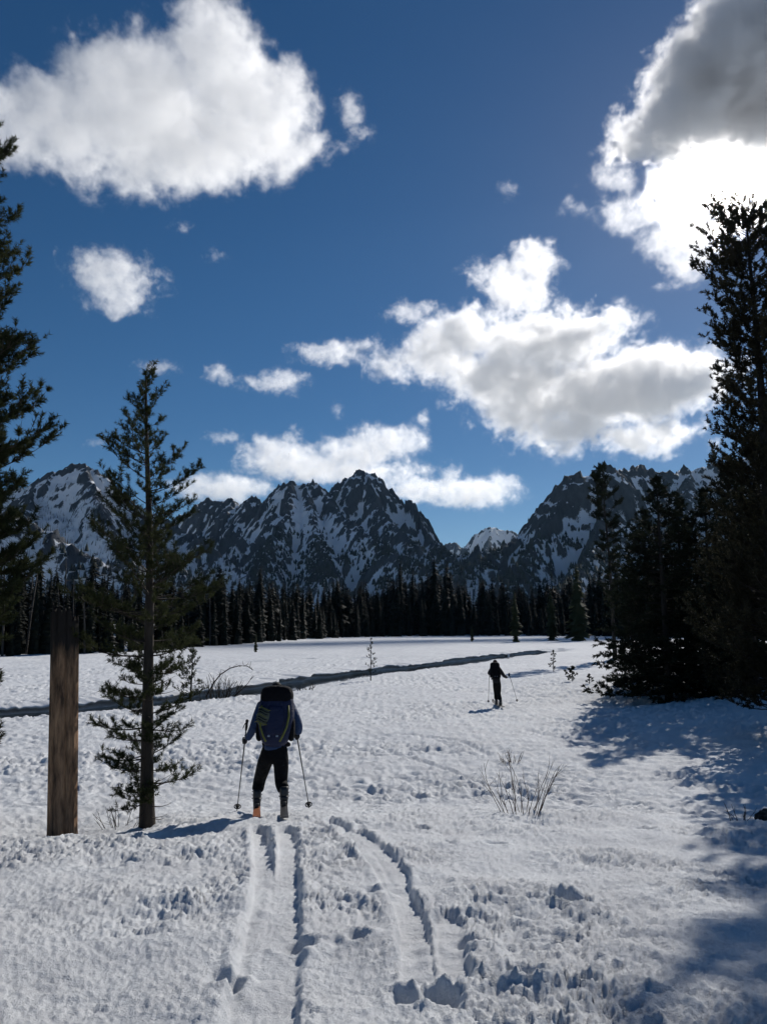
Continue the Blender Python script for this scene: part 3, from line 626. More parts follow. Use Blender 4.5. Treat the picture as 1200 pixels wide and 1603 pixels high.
conifer('pine_tree', 'slender young pine standing between the dead snag and the near skier', PINE, PH,
    I([0, .05, .12, .2, .3, .38, .45, .52, .6, .68, .74, .8, .86, .92, .97, 1], [.35, .52, .66, .64, .85, .95, 1.15, .98, .84, .74, .74, .52, .40, .30, .17, .04]), rng,
    nbr=165, clear=.045, up0=-.18, up1=.60, curl=.40, twigs=22, twl=.075, nn=26, nl=.055, nw=.0075, bl=5, trunk_r=.085, whorl=.030, gaps=.3, dead=26, lean=((ptop.x - PINE.x) / PH, 0))
# big pine half out of the frame on the left
lp = Vector((P(-85, 1330, 9).x, 9.0, 0)); lp.z = ground_z(lp.x, lp.y) - .05
conifer('pine_tree', 'tall bushy pine cut off by the left edge of the picture', lp, 10.6,
    I([0, .05, .10, .13, .17, .20, .24, .30, .36, .42, .5, .56, .65, .73, .85, .93, 1], [.2, .35, .5, .62, .5, .62, 1.06, 1.22, .98, 1.04, .86, .92, .76, .74, .40, .24, .05]), rng,
    nbr=430, clear=.04, up0=-.1, up1=.6, curl=.5, twigs=20, twl=.085, nn=28, nl=.062, nw=.0095, bl=6, trunk_r=.14, gaps=.2, dead=14, lean=((P(-70, 100, 9).x - lp.x) / 10.6, 0))
# big dusky pine on the right edge
q = P(1215, 1060, 20); rp = Vector((q.x, 20, 0)); rp.z = ground_z(rp.x, rp.y) - .1; rtop = P(1170, 335, 20); rtb = P(1192, 500, 20)
conifer('pine_tree', 'tall dusky pine cut off by the right edge, its top against the glare', rp, rtop.z - rp.z,
    I([0, .1, .2, .3, .42, .5, .58, .66, .75, .83, .9, .96, 1], [1.1, 1.8, 1.9, 1.75, 1.5, 1.4, 1.5, 1.25, 1.3, 1.45, 1.4, 1.0, .25]), rng,
    nbr=540, clear=.05, up0=-.05, up1=.4, curl=.5, twigs=9, twl=.16, nn=24, nl=.09, nw=.027, bl=5, upk=1.5, trunk_r=.2, fmat=NEEDLER, bmat=BARKD, lean=((rtop.x - rp.x) / (rtop.z - rp.z), 0), gaps=.22, dead=10)
# firs of the right-hand group
def fir_meshes(seed, H, R, nbr, twigs=7, clear=.03, **kw):
    r = np.random.default_rng(seed)
    a = dict(nbr=nbr, clear=clear, up0=-.25, up1=.5, curl=.25, twigs=twigs, twl=.20, nn=14, nl=.13, nw=.05, bl=5, upk=.3, trunk_r=.013 * H, fmat=NEEDLED, bmat=BARKD, gaps=.12, br=.012); a.update(kw)
    return conifer('fir', None, None, H, I([0, .06, .2, .4, .6, .8, .93, 1], [R * .85, R * 1.02, R, R * .84, R * .62, R * .36, R * .14, .04]), r, mesh_only=True, **a)
FIRS = [fir_meshes(1, 9.5, 2.1, 170), fir_meshes(2, 10.5, 2.0, 180), fir_meshes(3, 9.0, 2.3, 160)]
def place_tree(meshes, name, label, loc, scale, rz, group=None, cat='tree', sx=1.0):
    root = empty(name, loc, label, cat, group, rz); root.scale = (scale * sx, scale * sx, scale)
    for nme, me in zip(('trunk', 'branch', 'crown'), meshes): 
        if me: link(nme, me, root)
    return root
fir_spots = [  # px of the trunk, py of the top, distance, mesh, width factor, label
    (1034, 750, 30.5, 0, 1.25, 'broad dark fir at the left front of the right-hand tree group'),
    (1066, 772, 32.0, 1, 1.2, 'dark fir standing just right of the broadest fir in the tree group'),
    (1010, 800, 33.5, 2, 1.0, 'lower dark fir at the outer left of the right-hand tree group'),
    (1110, 766, 31.0, 2, 1.2, 'dark fir in the middle of the right-hand tree group beside the tall dusky pine'),
    (1150, 725, 36.0, 1, 1.15, 'tall dark fir behind the tall dusky pine'),
    (1195, 680, 38.0, 0, 1.2, 'tallest dark fir at the right edge behind the tall dusky pine'),
    (1172, 800, 27.0, 0, .95, 'dark fir at the right edge in front of the taller firs'),
    (1135, 850, 29.5, 2, .85, 'short dark fir in front of the gap in the tree group'),
    (985, 860, 36.0, 1, .62, 'small dark fir at the left fringe of the tree group')]
for px, py, d, k, sx, lab in fir_spots:
    x = P(px, (py + 1000) / 2, d).x; z0 = ground_z(x, d) - .15; H = P(px, py, d).z - z0
    place_tree(FIRS[k], 'fir_tree', lab, (x, d, z0), H / [9.5, 10.5, 9.0][k], random.uniform(0, 6.28), 'dark firs in the right-hand tree group', sx=sx)
# leggy pine left of the fir group
q = P(962, 1025, 78); lz = ground_z(q.x, 78); lt = P(957, 728, 78)
conifer('pine_tree', 'tall leggy pine with a thin bare trunk left of the dark firs', (q.x, 78, lz - .1), lt.z - lz,
    I([0, .2, .35, .5, .62, .7, .8, .9, .96, 1], [.3, .5, .9, 1.0, 1.5, 1.7, 1.55, 1.25, .8, .15]), np.random.default_rng(9), nbr=72, clear=.28, up0=-.1, up1=.6, curl=.3, twigs=3, twl=.35, nn=12, nl=.24, nw=.09, bl=5,
    trunk_r=.2, fmat=NEEDLED, bmat=BARKD, gaps=.3, dead=24, lean=(-.016, 0), br=.02)
# ---- forest edge across the meadow
def spire(seed, H, R, tiers, per, mat=None, inner=.66):
    r = np.random.default_rng(seed); V = []
    for i in range(tiers):
        f = .02 + .97 * (i / tiers) ** .92; rad = R * (1 - f) ** .75 * (1 if f > .14 else .75) * r.uniform(.75, 1.2) + .12
        for k in range(per):
            if r.uniform() < .08: continue
            a = r.uniform(0, 6.28); l = rad * r.uniform(.55, 1.15); z = H * f + r.uniform(-.3, .3) * H / tiers
            d = np.array([math.cos(a), math.sin(a), 0]); s = np.array([-math.sin(a), math.cos(a), 0]); w = l * r.uniform(.34, .52); dz = -l * r.uniform(.15, .5)
            c = np.array([0, 0, z + l * .3]); e = d * l + np.array([0, 0, z + dz]); m1 = d * l * .55 + s * w + np.array([0, 0, z + dz * .6]); m2 = d * l * .55 - s * w + np.array([0, 0, z + dz * .6])
            V += [c, m1, e, c, e, m2]
    tp = [np.array([0, 0, H * 1.0]), np.array([.14, 0, H * .9]), np.array([-.1, .12, H * .9]), np.array([0, 0, H]), np.array([-.1, .12, H * .9]), np.array([-.08, -.12, H * .9])]
    n = 9; ca = np.arange(n) * 2 * math.pi / n; cr = R * inner * r.uniform(.7, 1.2, n)
    for k in range(n):                                      # shaded inner foliage close to the trunk
        p1 = np.array([cr[k] * math.cos(ca[k]), cr[k] * math.sin(ca[k]), H * (.01 + .04 * r.uniform())]); k2 = (k + 1) % n
        p2 = np.array([cr[k2] * math.cos(ca[k2]), cr[k2] * math.sin(ca[k2]), H * (.01 + .04 * r.uniform())]); V += [p1, p2, np.array([0, 0, H * .9])]
    V = np.array(V + tp); cm = mesh_np('crown', V, np.arange(len(V)).reshape(-1, 3), mat or FIRFAR)
    tv, tf = tube_np([(np.array([[0, 0, -.6], [0, 0, H * .5], [0, 0, H * .97]]), np.array([.017 * H, .011 * H, .003 * H]))], 5)
    return mesh_np('trunk', tv, tf, BARKD, True, 4), None, cm
SPIRES = [spire(100 + i, 20, [2.6, 3.1, 2.2, 2.8, 3.4, 2.4][i], [26, 28, 30, 24, 26, 30][i], 11) for i in range(6)]
EDGE = [(-260, 1040, 75), (-60, 1034, 80), (0, 1032, 84), (110, 1030, 90), (200, 1025, 98), (330, 1013, 128), (420, 1006, 180), (500, 999, 240), (600, 993, 310), (700, 990, 335), (850, 988, 335), (960, 988, 310), (1100, 988, 250), (1250, 988, 200), (1420, 988, 150)]
EX = [e[0] for e in EDGE]; ED = [e[2] for e in EDGE]
r9 = np.random.default_rng(77); cnt = 0
def forest_tree(px, d, h, label, group):
    global cnt
    q = P(px, 985, d); k = int(r9.integers(0, 6)); z = float(base_h(q.x, d)) - .4
    place_tree(SPIRES[k], 'conifer_tree', label, (q.x, d, z), h / 20, r9.uniform(0, 6.28), group, sx=r9.uniform(.8, 1.25)); cnt += 1
px = -230.0
while px < 1330:                                    # front ranks, each tree its own object
    d0 = float(np.interp(px, EX, ED))
    for row in range(2):
        d = d0 * (1 + row * .07 + r9.uniform(0, .05)); h = (17 + 4 * math.sin(px * .021) + 3 * math.sin(px * .09 + 2)) * r9.uniform(.62, 1.2) * float(np.interp(px, [280, 330, 470, 620], [.55, .62, .90, 1.30])) * (1.0 if row else .85)
        if 590 < px < 730: h *= 1.12
        left = px < 330
        where = ('behind the broken snag and the young pine' if px < 330 else 'between the young pine and the stream bank sapling' if px < 560 else 'right of the stream bank sapling, below the valley gap' if px < 790
                 else 'behind the three olive conifers' if px < 945 else 'half hidden behind the dark tree group on the right')
        forest_tree(px + r9.uniform(-6, 6), d, h, 'dark conifer of the forest edge ' + where, 'forest edge conifers ' + where)
    px += r9.uniform(.75, 1.3) * (21 if px < 330 else 10.5 if px < 980 else 16)
print('edge trees', cnt)
def forest_stuff():
    V, off = [], 0; VV, FF = [], []
    cv = []
    for tm, _, cm in SPIRES[:3]:
        a = np.empty(len(cm.vertices) * 3, np.float32); cm.vertices.foreach_get('co', a); cv.append(a.reshape(-1, 3)[: , :])
    r = np.random.default_rng(5)
    for i in range(820):
        px = r.uniform(-300, 1500); d0 = float(np.interp(px, EX, ED)); d = d0 * 1.10 + r.uniform(0, 1) ** 1.6 * (150 + 260 * (px < 330)); q = P(px, 985, d); h = r.uniform(16, 25) / 20 * float(np.interp(px, [250, 330, 480, 640], [.58, .64, .88, 1.26])); a = r.uniform(0, 6.28)
        v = cv[i % 3].reshape(-1, 3, 3)[:: 2].reshape(-1, 3); c, s = math.cos(a), math.sin(a); w = h * 1.7
        VV.append(np.stack([(v[:, 0] * c - v[:, 1] * s) * w + q.x, (v[:, 0] * s + v[:, 1] * c) * w + d, v[:, 2] * h + float(base_h(q.x, d)) - .4], -1))
    V = np.concatenate(VV); me = mesh_np('forest', V, np.arange(len(V)).reshape(-1, 3), FIRFAR)
    tag(link('forest', me), 'dark conifer forest filling the valley floor behind the forest edge', None, None, 'stuff')
forest_stuff()
# bare burnt trunks among the near left woods
for i in range(34):
    px = r9.uniform(0, 330); d = float(np.interp(px, EX, ED)) * r9.uniform(.99, 1.5); q = P(px, 985, d); z = float(base_h(q.x, d)) - .3; h = r9.uniform(6, 13)
    if i == 0:
        tv, tf = tube_np([(np.array([[0, 0, 0], [.1, 0, 4], [.05, .1, 8], [.2, .1, 10]]), np.array([.16, .13, .09, .03]))] + [(np.array([[0, 0, hh], [r9.uniform(-.8, .8), r9.uniform(-.8, .8), hh + r9.uniform(-.2, .4)]]), np.array([.03, .012])) for hh in np.linspace(3, 9, 9)], 5)
        SNAGM = mesh_np('dead_tree', tv, tf, CHAR, True, 4)
    o = link('dead_tree', SNAGM); o.location = (q.x, d, z); o.scale = (1, 1, h / 10); o.rotation_euler = (r9.normal() * .04, r9.normal() * .04, r9.uniform(0, 6))
    tag(o, 'bare grey burnt trunk among the near left woods', 'dead tree', 'burnt trunks in the near left woods')
# young olive conifers standing alone on the meadow in front of the forest
YOUNG = [spire(200 + i, 10, 1.5 + .3 * i, 26, 12, MEADOWFIR, .3) for i in range(3)]
for px, pyb, pyt, d, k, lab in [(806, 1003, 925, 175, 0, 'olive young conifer leftmost of the three on the far meadow'), (863, 997, 922, 205, 1, 'narrow olive conifer between two others on the far meadow'), (905, 997, 884, 195, 2, 'largest olive conifer standing on the far meadow left of the leggy pine'),
                               (738, 1000, 978, 190, 1, 'tiny dark sapling alone at the far meadow rim'), (401, 1018, 990, 100, 0, 'tiny conifer sapling at the far end of the white meadow on the left')]:
    z = ground_z(P(px, 985, d).x, d); place_tree(YOUNG[k], 'young_conifer', lab, (P(px, 985, d).x, d, z - .1), (P(px, pyt, d).z - z) / 10, random.uniform(0, 6), 'young conifers on the meadow')
# small saplings and sprigs poking out of the snow
def sapling(name, label, px, pyb, pyt, rad, nb, seed, d=None, nn=14, tw=14, **kw):
    g = on_ground(px, pyb); d = d or g.y; x = P(px, pyb, d).x; z = ground_z(x, d); H = P(px, pyt, d).z - z; r = np.random.default_rng(seed)
    a = dict(nbr=nb, clear=.12, up0=.0, up1=.7, curl=.3, twigs=tw, bl=2, twl=.10 * max(.6, rad * 2), nn=nn, nl=.07, nw=.02, trunk_r=.018, fmat=NEEDLED, bmat=BARKD, gaps=.15, br=.012); a.update(kw)
    return conifer(name, label, (x, d, z - .05), max(.3, H), I([0, .3, .7, 1], [rad, rad, rad * .6, .03]), r, **a)
sapling('sapling', 'spindly bare sapling at the stream bank in the middle of the meadow', 580, 1066, 1000, .35, 26, 1, nn=9, tw=9, trunk_r=.03)
sapling('sapling', 'little spruce sapling right of the far skier', 866, 1052, 1018, .32, 16, 2, nn=16, trunk_r=.025)
sapling('sapling', 'low bushy fir sprig right of the far skier', 895, 1066, 1044, .42, 16, 3, nn=22, tw=16)
sapling('sapling', 'smallest fir sprig nearest the dark tree group', 922, 1070, 1056, .2, 9, 4, nn=16)
sapling('young_conifer', 'bushy olive young conifer on the stream bank just right of the young pine', 299, 1086, 1018, .75, 40, 6, nn=20, tw=14, trunk_r=.05, fmat=MEADOWFIR)
# ---------------------------------------------------------------- dead snag post
def wood_mat():
    m, n, l, b = nodes_mat('weathered_barkless_wood')
    tc = n.new('ShaderNodeTexCoord'); mp = n.new('ShaderNodeMapping'); mp.inputs['Scale'].default_value = (1, 1, .17); l.new(tc.outputs['Object'], mp.inputs['Vector'])
    def noise(s, d, v): 
        t = n.new('ShaderNodeTexNoise'); t.inputs['Scale'].default_value = s; t.inputs['Detail'].default_value = d; t.inputs['Roughness'].default_value = .62; l.new(v, t.inputs['Vector']); return t.outputs[0]
    r = n.new('ShaderNodeValToRGB'); e = r.color_ramp.elements; e[0].position = .32; e[0].color = (.055, .036, .025, 1); e[1].position = .72; e[1].color = (.46, .285, .165, 1)
    k = e.new(.5); k.color = (.25, .15, .088, 1); l.new(noise(16, 8, mp.outputs[0]), r.inputs[0])
    # shade of the neighbouring branches, painted dark round the broken top with a ragged edge
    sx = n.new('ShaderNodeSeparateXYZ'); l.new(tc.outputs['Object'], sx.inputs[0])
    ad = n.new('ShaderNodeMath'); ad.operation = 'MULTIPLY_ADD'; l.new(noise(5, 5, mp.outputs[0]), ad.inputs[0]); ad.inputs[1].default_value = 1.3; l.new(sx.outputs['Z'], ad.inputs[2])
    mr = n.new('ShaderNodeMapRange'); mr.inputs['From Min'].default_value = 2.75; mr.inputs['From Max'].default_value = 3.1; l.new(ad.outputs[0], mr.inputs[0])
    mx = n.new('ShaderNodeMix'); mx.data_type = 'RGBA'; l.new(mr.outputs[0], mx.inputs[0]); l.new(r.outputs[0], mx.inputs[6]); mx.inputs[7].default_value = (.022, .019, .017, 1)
    l.new(mx.outputs[2], b.inputs['Base Color']); b.inputs['Roughness'].default_value = .8; b.inputs['Specular IOR Level'].default_value = .2
    bp = n.new('ShaderNodeBump'); bp.inputs['Distance'].default_value = .025; l.new(noise(30, 8, mp.outputs[0]), bp.inputs['Height']); l.new(bp.outputs[0], b.inputs['Normal'])
    return m
def snag():
    g = on_ground(99, 1308); d = 9.7; x = P(99, 1300, d).x; z = ground_z(x, d) - .06
    H = P(99, 938, d).z - z; R = 21.5 / F * d * .95; na, nz = 72, 90
    a = np.linspace(0, 2 * math.pi, na, endpoint=False); V = []
    for i in range(nz + 1):
        f = i / nz; ragged = .16 * np.abs(perlin(a * 1.9 + 3, a * 0 + .5, 5)) + .10 * np.abs(perlin(a * 5, a * 0 + 2.5, 6)) + .16 * (np.cos(a - 1.0) * .5 + .5)
        zz = f * (H - ragged * sstep(.5, 1, np.full(na, f)) * 1.2)
        rr = R * (1.0 + .035 * np.cos(2 * a) - .045 * f) * (1 + .03 * perlin(a * 2.2, zz * .35, 1) + .022 * perlin(a * 7, zz * .5, 2))
        rr = rr - .038 * np.exp(-((a - 5.25 - .05 * np.sin(zz * 2)) / .05) ** 2) - .026 * np.exp(-((a - 4.4 + .08 * np.sin(zz * 1.3)) / .03) ** 2) - .022 * np.exp(-((a - 3.9 - .06 * np.sin(zz * 1.7)) / .03) ** 2) + .018 * np.exp(-(f / .03) ** 2)
        V.append(np.stack([rr * np.cos(a) + .02 * f, rr * np.sin(a), zz], -1))
    top = np.stack([.55 * R * np.cos(a), .55 * R * np.sin(a), V[-1][:, 2] - .10], -1); V.append(top); V.append(np.array([[0, 0, H - .35]]))
    V = np.concatenate(V); i = np.arange(nz + 1)[:, None] * na; j = np.arange(na)[None]; j2 = (j + 1) % na
    Q = np.stack([i + j, i + j2, i + na + j2, i + na + j], -1).reshape(-1, 4)
    b = (nz + 1) * na; T = np.stack([b + np.arange(na), b + (np.arange(na) + 1) % na, np.full(na, b + na), np.full(na, b + na)], -1)
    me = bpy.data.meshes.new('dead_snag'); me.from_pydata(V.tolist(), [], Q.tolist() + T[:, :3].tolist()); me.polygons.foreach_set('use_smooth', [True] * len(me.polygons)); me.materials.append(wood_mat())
    o = link('dead_snag', me); o.location = (x, d, z); o.rotation_euler = (0, math.atan2(P(100, 938, d).x - x, H), 0); tag(o, 'broken barkless brown tree trunk standing left of the young pine', 'dead tree')
    # slivers of wood at the break
    return o
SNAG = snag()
# ---------------------------------------------------------------- leafless shrubs and twigs
TWIG = mottled('bare_reddish_twigs', (.05, .03, .024), (.12, .075, .055), 12, .8)
TWIGD = mottled('dark_dry_twigs', (.02, .016, .013), (.05, .038, .03), 12, .8)
def twig_path(p, d, L, r, n=7, droop=0.0, rg=None):
    pts = [np.array(p, float)]; d = np.array(d, float); d /= np.linalg.norm(d)
    for i in range(n):
        d = d + rg.normal(size=3) * .09 + np.array([0, 0, -droop]); d /= np.linalg.norm(d); pts.append(pts[-1] + d * L / n)
    return np.array(pts), np.linspace(r, r * .35, n + 1)
def shrub(label, px, py, width, H, n, seed, name='bare_shrub', mat=None, r=.005, spread=.45, droop=.0, sub=4, cat='shrub', d=None, group=None):
    rg = np.random.default_rng(seed); g = on_ground(px, py); d = d or g.y; g.x = P(px, py, d).x; paths = []
    o = empty(name, (g.x, d, ground_z(g.x, d)), label, cat, group)
    for i in range(n):
        bx = rg.uniform(-.5, .5) * width * .55; by = rg.normal() * width * .12
        gz = ground_z(g.x + bx, d + by) - o.location.z - .05
        dr = (bx / width * spread * 3 + rg.normal() * .12, rg.normal() * .2, 1)
        pts, rad = twig_path((bx, by, gz), dr, H * rg.uniform(.45, 1.1), r * rg.uniform(.7, 1.3), 7, droop, rg); mine = [(pts, rad)]
        for s in range(int(rg.integers(1, sub + 1))):
            k = int(rg.integers(2, 7)); dd = pts[k] - pts[k - 1]; dd = dd / np.linalg.norm(dd) + rg.normal(size=3) * .4
            mine.append(twig_path(pts[k], dd, H * rg.uniform(.12, .35), r * .55, 5, droop, rg))
        v, f = tube_np(mine, 4); link('stem', mesh_np('stem', v, f, mat or TWIG, False, 4), o)
    return o
shrub('leafless shrub of thin upright stems in the middle of the snow', 815, 1272, .95, .74, 26, 5, r=.0042, spread=.55)
shrub('short bare twigs behind the middle shrub', 800, 1195, .7, .32, 16, 6, name='bare_shrub', r=.006, spread=.5)
shrub('sparse bare twigs at the lower right beside the dark rock', 1160, 1290, .5, .28, 9, 7, r=.005)
shrub('tangle of dead twigs on the stream bank right of the young pine', 345, 1090, 2.6, 1.25, 24, 8, mat=TWIGD, r=.022, spread=.9, sub=6)
shrub('row of dry stalks on the stream bank behind the near skier', 478, 1080, 1.5, .38, 16, 9, mat=TWIGD, r=.016, spread=.8)
shrub('faint dry twigs left of the young pine foot', 190, 1296, .7, .35, 14, 10, mat=TWIGD, r=.005, spread=.9)
def arch():
    g = on_ground(322, 1090); o = empty('arching_branch', (g.x, g.y, ground_z(g.x, g.y)), 'single dead branch arching over the stream bank', 'branch')
    pix = [(322, 1092), (334, 1070), (345, 1056), (360, 1046), (375, 1042), (388, 1043), (396, 1049)]
    pts = np.array([tuple(P(a, b, g.y) - o.location) for a, b in pix]); rg = np.random.default_rng(4); paths = [(pts, np.linspace(.035, .014, len(pts)))]
    for k in range(14):
        i = int(rg.integers(1, len(pts) - 1)); paths.append(twig_path(pts[i] + (pts[i + 1] - pts[i]) * rg.uniform(), (rg.normal() * .6, rg.normal() * .6, rg.uniform(-.3, 1)), .30, .012, 4, .08, rg))
    v, f = tube_np(paths, 4); link('stem', mesh_np('stem', v, f, TWIGD, False, 4), o)
arch()
def rock(label, px, py, s, seed):
    bm = bmesh.new(); bmesh.ops.create_icosphere(bm, subdivisions=4, radius=1)
    co = np.array([v.co for v in bm.verts]); n = .35 * perlin(co[:, 0] * 1.3 + seed, co[:, 1] * 1.3 + co[:, 2], seed) + .15 * perlin(co[:, 0] * 3 + co[:, 2] * 2, co[:, 1] * 3, seed + 1)
    for v, k in zip(bm.verts, n): v.co = v.co * (1 + float(k)); v.co.x *= s * 1.2; v.co.y *= s; v.co.z *= s * .75
    me = bpy.data.meshes.new('rock'); bm.to_mesh(me); bm.free(); me.materials.append(mottled('dark_lichened_stone', (.015, .014, .014), (.06, .055, .05), 6, .9, .01))
    g = on_ground(px, py); o = link('rock', me); o.location = (g.x, g.y, ground_z(g.x, g.y) + s * .25); tag(o, label, 'rock'); return o
rock('dark rock poking out of the snow at the right edge', 1203, 1292, .13, 3)
# ---------------------------------------------------------------- skiers
def skin_mesh(name, joints, edges, mats, root=0, sub=2, parent=None, split=None):
    """one continuous skinned surface grown over a joint graph; joints: list of (point, rx, ry)"""
    me = bpy.data.meshes.new(name); me.from_pydata([tuple(j[0]) for j in joints], edges, []); me.update()
    o = bpy.data.objects.new(name, me); COL.objects.link(o)
    sk = o.modifiers.new('skin', 'SKIN'); sk.use_smooth_shade = True
    for i, j in enumerate(joints):
        me.skin_vertices[0].data[i].radius = (j[1], j[2] if len(j) > 2 else j[1]); me.skin_vertices[0].data[i].use_root = (i == root)
    s = o.modifiers.new('sub', 'SUBSURF'); s.levels = sub; s.render_levels = sub
    dg = bpy.context.evaluated_depsgraph_get(); ev = o.evaluated_get(dg); nm = bpy.data.meshes.new_from_object(ev)
    o.modifiers.clear(); o.data = nm; nm.name = name; bpy.data.meshes.remove(me)
    nm.materials.clear()
    for m in mats: nm.materials.append(m)
    for p in nm.polygons:
        p.use_smooth = True; p.material_index = split(p.center) if split else 0
    if parent: o.parent = parent
    return o
def smooth_box(name, size, mat, bev, parent=None, loc=(0, 0, 0), rot=(0, 0, 0), shape=None, sub=2, rnd=0.0):
    bm = bmesh.new(); bmesh.ops.create_cube(bm, size=1)
    bmesh.ops.subdivide_edges(bm, edges=bm.edges[:], cuts=3, use_grid_fill=True)
    for v in bm.verts:                                       # swell the cube towards a ball
        x, y, z = v.co * 2; q = Vector((x * math.sqrt(1 - y * y / 2 - z * z / 2 + y * y * z * z / 3), y * math.sqrt(1 - z * z / 2 - x * x / 2 + z * z * x * x / 3), z * math.sqrt(1 - x * x / 2 - y * y / 2 + x * x * y * y / 3)))
        v.co = v.co.lerp(q * .5, rnd)
    for v in bm.verts: v.co.x *= size[0]; v.co.y *= size[1]; v.co.z *= size[2]
    if shape:
        for v in bm.verts: v.co = Vector(shape(v.co.copy()))
    me = bpy.data.meshes.new(name); bm.to_mesh(me); bm.free(); me.materials.append(mat)
    o = bpy.data.objects.new(name, me); COL.objects.link(o); o.location = loc; o.rotation_euler = rot
    if sub:
        s = o.modifiers.new('sub', 'SUBSURF'); s.levels = sub; s.render_levels = sub
    for p in me.polygons: p.use_smooth = True
    if parent: o.parent = parent
    return o
def tube_obj(name, pts, rad, mat, parent=None, sides=8):
    rad = rad if hasattr(rad, '__len__') else [rad] * len(pts)
    v, f = tube_np([(np.array([tuple(p) for p in pts]), np.array(rad))], sides); me = mesh_np(name, v, f, mat, True, 4)
    bm = bmesh.new(); bm.from_mesh(me); bmesh.ops.holes_fill(bm, edges=bm.edges[:], sides=sides + 1); bm.to_mesh(me); bm.free()
    o = bpy.data.objects.new(name, me); COL.objects.link(o)
    if parent: o.parent = parent
    return o
M_JACKET = plain('blue_shell_jacket', (.012, .036, .105), .6, .3); M_PANT = plain('black_ski_trousers', (.006, .0065, .008), .85, .12)
M_GLOVE = plain('black_gloves', (.012, .014, .020), .6, .3); M_BEANIE = plain('black_hat', (.012, .012, .013), .8, .2); M_SKIN = plain('weathered_skin', (.42, .25, .18), .5, .4)
M_PACK = plain('navy_backpack_cloth', (.008, .014, .048), .65, .3); M_PACKTOP = plain('black_backpack_cloth', (.006, .0065, .009), .85, .1); M_STRAP = plain('yellow_green_strap', (.13, .14, .03), .6, .3)
M_PAD = plain('grey_green_mesh_bundle', (.075, .09, .075), .8, .2); M_BOOT = plain('grey_ski_boot_plastic', (.018, .019, .022), .4, .5); M_BUCKLE = plain('silver_boot_buckle', (.35, .35, .37), .35, .6, .8)
M_SKI = plain('orange_ski_top', (.30, .085, .018), .45, .5); M_SKID = plain('dark_ski_top', (.02, .021, .025), .4, .5); M_EDGE = plain('steel_edge', (.3, .3, .31), .35, .5, .9); M_POLE = plain('dark_pole_shaft', (.016, .017, .02), .35, .5, .3); M_GRIP = plain('black_pole_grip', (.012, .012, .012), .8, .3)
M_DARKJ = plain('black_jacket', (.012, .013, .017), .65, .3); M_ROSE = plain('dark_red_hat', (.05, .012, .014), .8, .2)
def hand(name, wrist, fwd, palm_n, s, mat, parent, pole_dir):
    """a gloved hand closed round a pole: palm, four unequal fingers bent round the shaft and a thumb against them"""
    f = Vector(fwd).normalized(); pd = Vector(pole_dir).normalized(); n = (Vector(palm_n) - pd * Vector(palm_n).dot(pd)).normalized(); t = pd.cross(n).normalized()
    J, E = [], []
    def add(p, r, par=None): 
        J.append((p, r)); 
        if par is not None: E.append((par, len(J) - 1))
        return len(J) - 1
    w = add(Vector(wrist), .032 * s); pm = add(Vector(wrist) + f * .05 * s, .036 * s, w)
    C = Vector(wrist) + f * .075 * s                       # pole axis passes here
    for k, (off, ln) in enumerate(((.034, .95), (.012, 1.0), (-.010, .95), (-.031, .8))):
        b = C + pd * off * s - n * .030 * s; k0 = add(b, .0125 * s, pm)
        k1 = add(b + t * .024 * s * ln + n * .004 * s, .0105 * s, k0); k2 = add(b + t * .030 * s * ln + n * .032 * s * ln, .0098 * s, k1); add(b + t * .008 * s + n * .044 * s * ln, .009 * s, k2)
    a = add(Vector(wrist) + f * .040 * s + pd * .030 * s, .015 * s, pm); b = add(C + pd * .052 * s + n * .012 * s - t * .02 * s, .0125 * s, a); add(C + pd * .045 * s + n * .034 * s, .0105 * s, b)
    return skin_mesh(name, J, E, [mat], 0, 1, parent)
def boot(name, ankle, heading, s, parent, lift=0.0):
    """ski-touring boot: shell, cuff, sole and buckles; heading is the ground direction of the toe"""
    h = Vector((heading[0], heading[1], 0)).normalized(); ang = math.atan2(h.y, h.x) - math.pi / 2
    e = bpy.data.objects.new(name + '_holder', None)
    bpy.data.objects.remove(e)
    def sh(c):                                             # foot shell: narrow toe, high instep
        y = c.y / (.30 * s); k = 1 - .22 * max(0, y * 2) ** 2; c.x *= k; c.z = c.z * (1 - .35 * max(0, y + .1)) if c.z > 0 else c.z; return c
    sole_z = -.10 * s
    o = smooth_box(name, (.10 * s, .30 * s, .11 * s), M_BOOT, 0, parent, Vector(ankle) + h * .055 * s + Vector((0, 0, sole_z + .065 * s)), (-lift, 0, ang), sh)
    c = tube_obj('cuff', [Vector((0, -.075 * s, .0)), Vector((0, -.07 * s, .07 * s)), Vector((0, -.06 * s, .11 * s)), Vector((0, -.055 * s, .155 * s)), Vector((0, -.055 * s, .158 * s))], [.056 * s, .058 * s, .056 * s, .054 * s, .04 * s], M_BOOT, o, 14)
    sl = smooth_box('sole', (.095 * s, .305 * s, .03 * s), M_GRIP, 0, o, (0, 0, -.062 * s), sub=1)
    for k, zz in enumerate((.03, .075, .12)):
        smooth_box('buckle', (.05 * s, .012 * s, .016 * s), M_BUCKLE, 0, o, (.052 * s, -.03 * s, zz * s), (0, 0, .9), sub=1)
        smooth_box('buckle', (.05 * s, .012 * s, .016 * s), M_BUCKLE, 0, o, (-.052 * s, -.03 * s, zz * s), (0, 0, -.9), sub=1)
    return o
